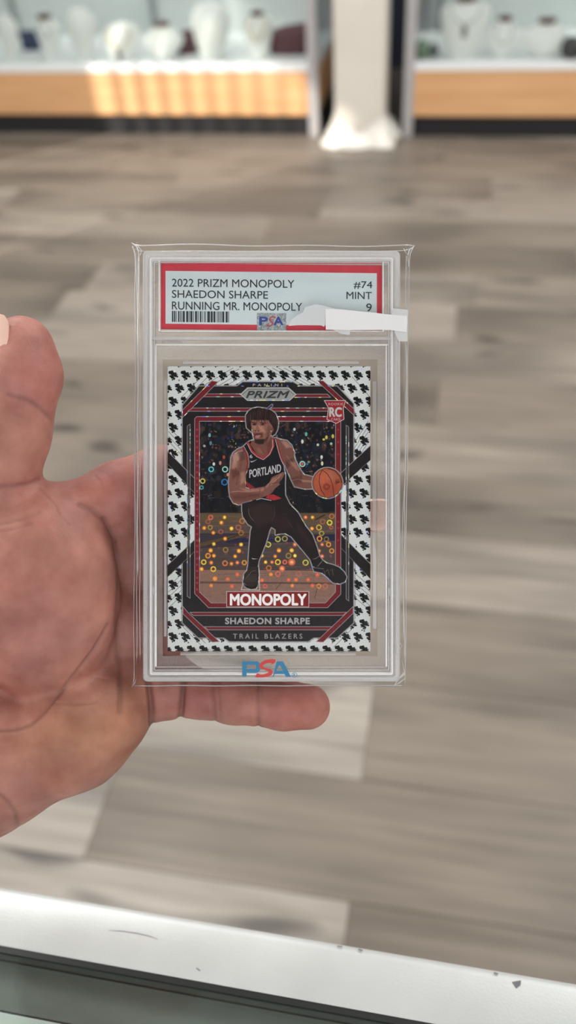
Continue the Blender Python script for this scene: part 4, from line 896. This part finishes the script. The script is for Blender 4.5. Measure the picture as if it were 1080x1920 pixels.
fi = finger((224, 926, -18, 60), (305, 903, -19, 66), (395, 900, -17.8, 61), (520, 902, -16.5, 54), (640, 908, -15, 45))
fm_ = finger((235, 1042, -20, 64), (330, 1036, -18.6, 64), (480, 1008, -17.2, 57), (610, 982, -16, 51), (722, 966, -14.5, 44))
fr = finger((245, 1165, -20, 64), (340, 1160, -18.6, 64), (470, 1132, -17, 56), (580, 1118, -15.5, 47), (655, 1110, -14.5, 43))
fp_ = finger((255, 1284, -18.5, 68), (304, 1284, -17.5, 64), (372, 1300, -14, 46))
fp_ = smin(fp_, finger((372, 1304, -13, 43), (440, 1311, -12.5, 45), (478, 1316, -12, 43)), 1.6)
fp_ = smin(fp_, finger((486, 1317, -12, 43), (530, 1322, -11.5, 45), (577, 1325, -11, 42.5)), 1.6)
fing = smin(smin(smin(fi, fm_, 1.2), fr, 1.2), fp_, 1.2)
F = smin(F, fing, 4.5)
del fi, fm_, fr, fp_, thumb, fing
def surface_nets(F):
    ins = F < 0; c = ins[:-1, :-1, :-1].astype(np.int8)
    off = [(i, j, k) for i in (0, 1) for j in (0, 1) for k in (0, 1)]; n = [s-1 for s in F.shape]; sm_ = np.zeros(n, np.int8)
    for o in off: sm_ += ins[o[0]:o[0]+n[0], o[1]:o[1]+n[1], o[2]:o[2]+n[2]]
    act = np.argwhere((sm_ > 0) & (sm_ < 8)); idx = -np.ones(n, np.int64); idx[tuple(act.T)] = np.arange(len(act))
    acc = np.zeros((len(act), 3)); cnt = np.zeros(len(act))
    for a in off:
        for ax in range(3):
            if a[ax]: continue
            b = list(a); b[ax] = 1; fa = F[tuple((act+a).T)]; fb = F[tuple((act+b).T)]; cr = (fa < 0) != (fb < 0)
            t_ = np.where(cr, fa/(fa-fb+1e-12*(fa == fb)), 0); p = np.array(a, float)[None].repeat(len(act), 0); p[:, ax] = t_; acc[cr] += p[cr]; cnt[cr] += 1
    V = (act+acc/cnt[:, None])*H_+lo_; Q = []
    for ax in range(3):
        s0 = [slice(None)]*3; s1 = [slice(None)]*3; s0[ax] = slice(0, -1); s1[ax] = slice(1, None)
        A, B = ins[tuple(s0)], ins[tuple(s1)]; e = np.argwhere(A != B); o1, o2 = [(1, 2), (2, 0), (0, 1)][ax]
        e = e[(e[:, o1] > 0) & (e[:, o2] > 0) & (e[:, o1] < n[o1]) & (e[:, o2] < n[o2])]
        d1 = np.zeros(3, int); d1[o1] = 1; d2 = np.zeros(3, int); d2[o2] = 1
        q = np.stack([idx[tuple((e-d1-d2).T)], idx[tuple((e-d2).T)], idx[tuple(e.T)], idx[tuple((e-d1).T)]], 1)
        fl = ~A[tuple(e.T)]; q[fl] = q[fl][:, ::-1]; Q.append(q)
    return V, np.concatenate(Q)
V, Q = surface_nets(F); del F
E_ = np.unique(np.sort(np.concatenate([Q[:, [0, 1]], Q[:, [1, 2]], Q[:, [2, 3]], Q[:, [3, 0]]]), 1), axis=0)
deg = np.bincount(E_.ravel(), minlength=len(V)).astype(float)
def relax(V, k):
    s = np.zeros_like(V); np.add.at(s, E_[:, 0], V[E_[:, 1]]); np.add.at(s, E_[:, 1], V[E_[:, 0]]); return V*(1-k)+k*s/deg[:, None]
for _ in range(4): V = relax(V, .5)
def normals(V):
    fn = np.cross(V[Q[:, 2]]-V[Q[:, 0]], V[Q[:, 3]]-V[Q[:, 1]]); nn = np.zeros_like(V)
    for i in range(4): np.add.at(nn, Q[:, i], fn)
    return nn/(np.linalg.norm(nn, axis=1)[:, None]+1e-9)
# one finer level, so that skin folds can be cut in
def subdivide(V, Q):
    E2, inv = np.unique(np.sort(np.concatenate([Q[:, [0, 1]], Q[:, [1, 2]], Q[:, [2, 3]], Q[:, [3, 0]]]), 1), axis=0, return_inverse=True)
    inv = inv.ravel(); n = len(Q); em = len(V)+inv; fc = len(V)+len(E2)+np.arange(n)
    NV = np.concatenate([V, V[E2].mean(1), V[Q].mean(1)]); e0, e1, e2, e3 = em[:n], em[n:2*n], em[2*n:3*n], em[3*n:]
    return NV, np.concatenate([np.stack([Q[:, 0], e0, fc, e3], 1), np.stack([e0, Q[:, 1], e1, fc], 1), np.stack([fc, e1, Q[:, 2], e2], 1), np.stack([e3, fc, e2, Q[:, 3]], 1)])
V, Q = subdivide(V, Q)
E_ = np.unique(np.sort(np.concatenate([Q[:, [0, 1]], Q[:, [1, 2]], Q[:, [2, 3]], Q[:, [3, 0]]]), 1), axis=0); deg = np.bincount(E_.ravel(), minlength=len(V)).astype(float)
for _ in range(3): V = relax(V, .5)
nrm = normals(V)
if (nrm*(V-V.mean(0))).sum() < 0: Q = Q[:, ::-1]; nrm = -nrm
dd = 267-V[:, 2]; PXv = V[:, 0]*FPX/dd+540; PYv = 960-V[:, 1]*FPX/dd
FOLDS = [([(14, 739), (50, 750), (78, 767), (97, 788)], .75, 4.5), ([(40, 745), (70, 758), (88, 775)], .3, 9), ([(-10, 913), (30, 912), (52, 908), (72, 900)], .8, 5), ([(-10, 986), (40, 976), (72, 962)], .35, 4), ([(-10, 1000), (30, 992), (60, 984)], .25, 3),
         ([(72, 915), (104, 948), (112, 968), (130, 985)], .3, 3), ([(150, 946), (172, 955), (195, 975), (214, 1010), (222, 1060), (223, 1110), (219, 1170), (222, 1230), (226, 1300), (224, 1335)], .9, 5), ([(195, 972), (214, 1008), (222, 1058), (223, 1112), (219, 1172)], .5, 3),
         ([(203, 1172), (175, 1220), (140, 1265), (100, 1315), (85, 1335), (60, 1360), (30, 1370), (-10, 1372)], .85, 3.6), ([(100, 1318), (140, 1320), (178, 1318)], .35, 3), ([(150, 1265), (190, 1272), (224, 1280)], .2, 3),
         ([(276, 1270), (283, 1310), (286, 1340), (285, 1385)], 2.4, 5), ([(345, 1260), (342, 1300), (338, 1350)], 2.0, 5), ([(397, 1262), (399, 1300), (403, 1352)], .7, 4), ([(410, 1262), (411, 1300), (412, 1352)], .45, 3), ([(483, 1262), (484, 1310), (484, 1368)], .85, 4), ([(491, 1262), (492, 1310), (491, 1340)], .35, 3),
         ([(-10, 1486), (16, 1505), (28, 1522), (34, 1545)], .8, 5), ([(178, 893), (190, 905), (192, 915)], .3, 3), ([(196, 887), (210, 898), (212, 908)], .2, 3), ([(60, 1060), (70, 1120), (60, 1200)], .2, 14), ([(115, 1000), (140, 1060), (150, 1120)], .2, 8)]
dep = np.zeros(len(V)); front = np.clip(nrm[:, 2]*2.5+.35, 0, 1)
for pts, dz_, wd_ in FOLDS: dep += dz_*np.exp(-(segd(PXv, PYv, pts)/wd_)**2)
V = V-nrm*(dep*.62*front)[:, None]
V = relax(V, .3)
me = bpy.data.meshes.new('hand'); me.vertices.add(len(V)); me.vertices.foreach_set('co', (V*MM).astype(np.float32).ravel())
me.loops.add(Q.size); me.loops.foreach_set('vertex_index', Q.astype(np.int32).ravel()); me.polygons.add(len(Q)); me.polygons.foreach_set('loop_start', np.arange(0, Q.size, 4, dtype=np.int32)); me.update(calc_edges=True); me.validate()
# skin tone: redder finger pads and web, yellower heel of the hand
tone = np.tile(np.array([[176, 123, 111]], float), (len(V), 1))
def tint(cx, cy, r, col, a, ry=None):
    g = (a*np.exp(-((PXv-cx)/r)**2-((PYv-cy)/(ry or r))**2))[:, None]; tone[:] = tone*(1-g)+np.array(col, float)*np.array([.855, .825, .845])*g
for args in ((70, 690, 60, (206, 128, 118), .6, 90), (20, 640, 40, (228, 168, 150), .6), (20, 840, 60, (200, 142, 118), .5), (150, 915, 110, (222, 146, 130), .6, 50), (250, 900, 70, (226, 152, 138), .6), (60, 1150, 110, (196, 128, 112), .5, 140), (150, 1380, 150, (198, 148, 110), .8, 70), (230, 1330, 50, (204, 146, 112), .6), (100, 1440, 40, (186, 118, 92), .5),
             (560, 1325, 70, (226, 146, 130), .7), (440, 1315, 40, (206, 140, 122), .6), (370, 1315, 30, (204, 122, 116), .6), (310, 1320, 36, (190, 126, 112), .6), (700, 970, 90, (220, 128, 118), .8), (20, 1320, 60, (182, 108, 94), .5)): tint(*args)
tone *= (1+.05*(np.sin(PXv*.045+np.sin(PYv*.031)*2)+np.sin(PYv*.052+np.sin(PXv*.028)*2)))[:, None]*.5+.5
tone *= (1-.16*np.clip(dep*front/1.2, 0, 1))[:, None]*np.array([1, 1, 1])  # folds darkened by depth, shade put into the skin colour
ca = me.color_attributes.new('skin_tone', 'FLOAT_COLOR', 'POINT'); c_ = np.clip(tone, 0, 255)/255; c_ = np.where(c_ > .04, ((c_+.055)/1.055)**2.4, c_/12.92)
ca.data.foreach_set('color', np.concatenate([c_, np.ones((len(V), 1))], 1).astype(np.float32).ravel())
m_skin = mat('skin', (200, 145, 125), .48, spec=.4, Subsurface_Weight=.12, Subsurface_Scale=.004); t = NT(m_skin)
m_skin.node_tree.nodes['Principled BSDF'].inputs['Subsurface Radius'].default_value = (1, .35, .2)
at_ = t.n.new('ShaderNodeVertexColor'); at_.layer_name = 'skin_tone'
mot = t.noise(170, None, 4); mx = t.add('ShaderNodeMix', data_type='RGBA', blend_type='MULTIPLY'); mx.inputs[0].default_value = 1
t.link(at_.outputs[0], mx.inputs[6]); t.link(t.ramp(mot, [(.3, (228, 214, 212)), (.7, (255, 255, 255))]), mx.inputs[7]); t.link(mx.outputs[2], t.b.inputs['Base Color'])
r1 = t.noise(2600, None, 2, (1, .7, 1)); r2 = t.noise(420, None, 3); ad = t.add('ShaderNodeMath', operation='ADD'); t.link(r1, ad.inputs[0]); t.link(r2, ad.inputs[1]); t.bump(ad.outputs[0], .3, .0005)
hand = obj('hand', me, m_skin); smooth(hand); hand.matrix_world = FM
tag(hand, "person's bare left hand held palm forward behind the cased card, thumb up, little finger below", 'hand')
# thumb nail, seen edge-on at the left, and the nails on the far side of the fingers
m_nail = mat('nail', (224, 184, 168), .3, spec=.6); from mathutils.bvhtree import BVHTree
def nail(c, r, axis, outward, ln, wd_, label=None):
    c = Vector(pm(*c)); r *= (267-c.z)/FPX; a = Vector(axis).normalized(); o_ = Vector(outward); o_ = (o_-a*o_.dot(a)).normalized(); s_ = a.cross(o_); bm = bmesh.new(); rings = []
    for lift in (-.7, .18):
        for_ = []
        for j in range(9):
            v = -1+2*j/8; row = []
            for i in range(9):
                u = (-1+2*i/8)*math.sqrt(max(.02, 1-(max(0, abs(v)-.25)/.76)**2.4)); an = u*wd_
                row.append((c+a*(v*ln)+(o_*math.cos(an)+s_*math.sin(an))*(r-.55*v+lift+.25*max(0, v-.6)-.5*abs(u)**3*.4))*MM)
            for_.append(row)
        rings.append(for_)
    G = [[[bm.verts.new(p) for p in row] for row in f_] for f_ in rings]
    for L_, fl in ((0, True), (1, False)):
        for j in range(8):
            for i in range(8):
                q = (G[L_][j][i], G[L_][j][i+1], G[L_][j+1][i+1], G[L_][j+1][i]); bm.faces.new(q[::-1] if fl else q)
    rim = lambda f_: f_[0]+[r_[-1] for r_ in f_[1:]]+f_[-1][-2::-1]+[r_[0] for r_ in f_[-2:0:-1]]
    A, B = rim(G[0]), rim(G[1])
    for i in range(len(A)): bm.faces.new((A[i], A[(i+1) % len(A)], B[(i+1) % len(A)], B[i]))
    bmesh.ops.recalc_face_normals(bm, faces=bm.faces); smooth(obj('fingernail', bm, m_nail, hand), 60)
nail((41, 634, 4), 60.2, (-.05, 1, .0), (-1, .05, .72), 7.0, .84)
for c, r, ax in (((632, 905, -14.5), 43, (1, -.03, 0)), ((714, 966, -14.5), 44, (1, .08, 0)), ((648, 1110, -14.5), 43, (1, .1, 0)), ((568, 1325, -11), 42, (1, -.05, 0))): nail(c, r, ax, (0, 0, -1), 5.2, .8)
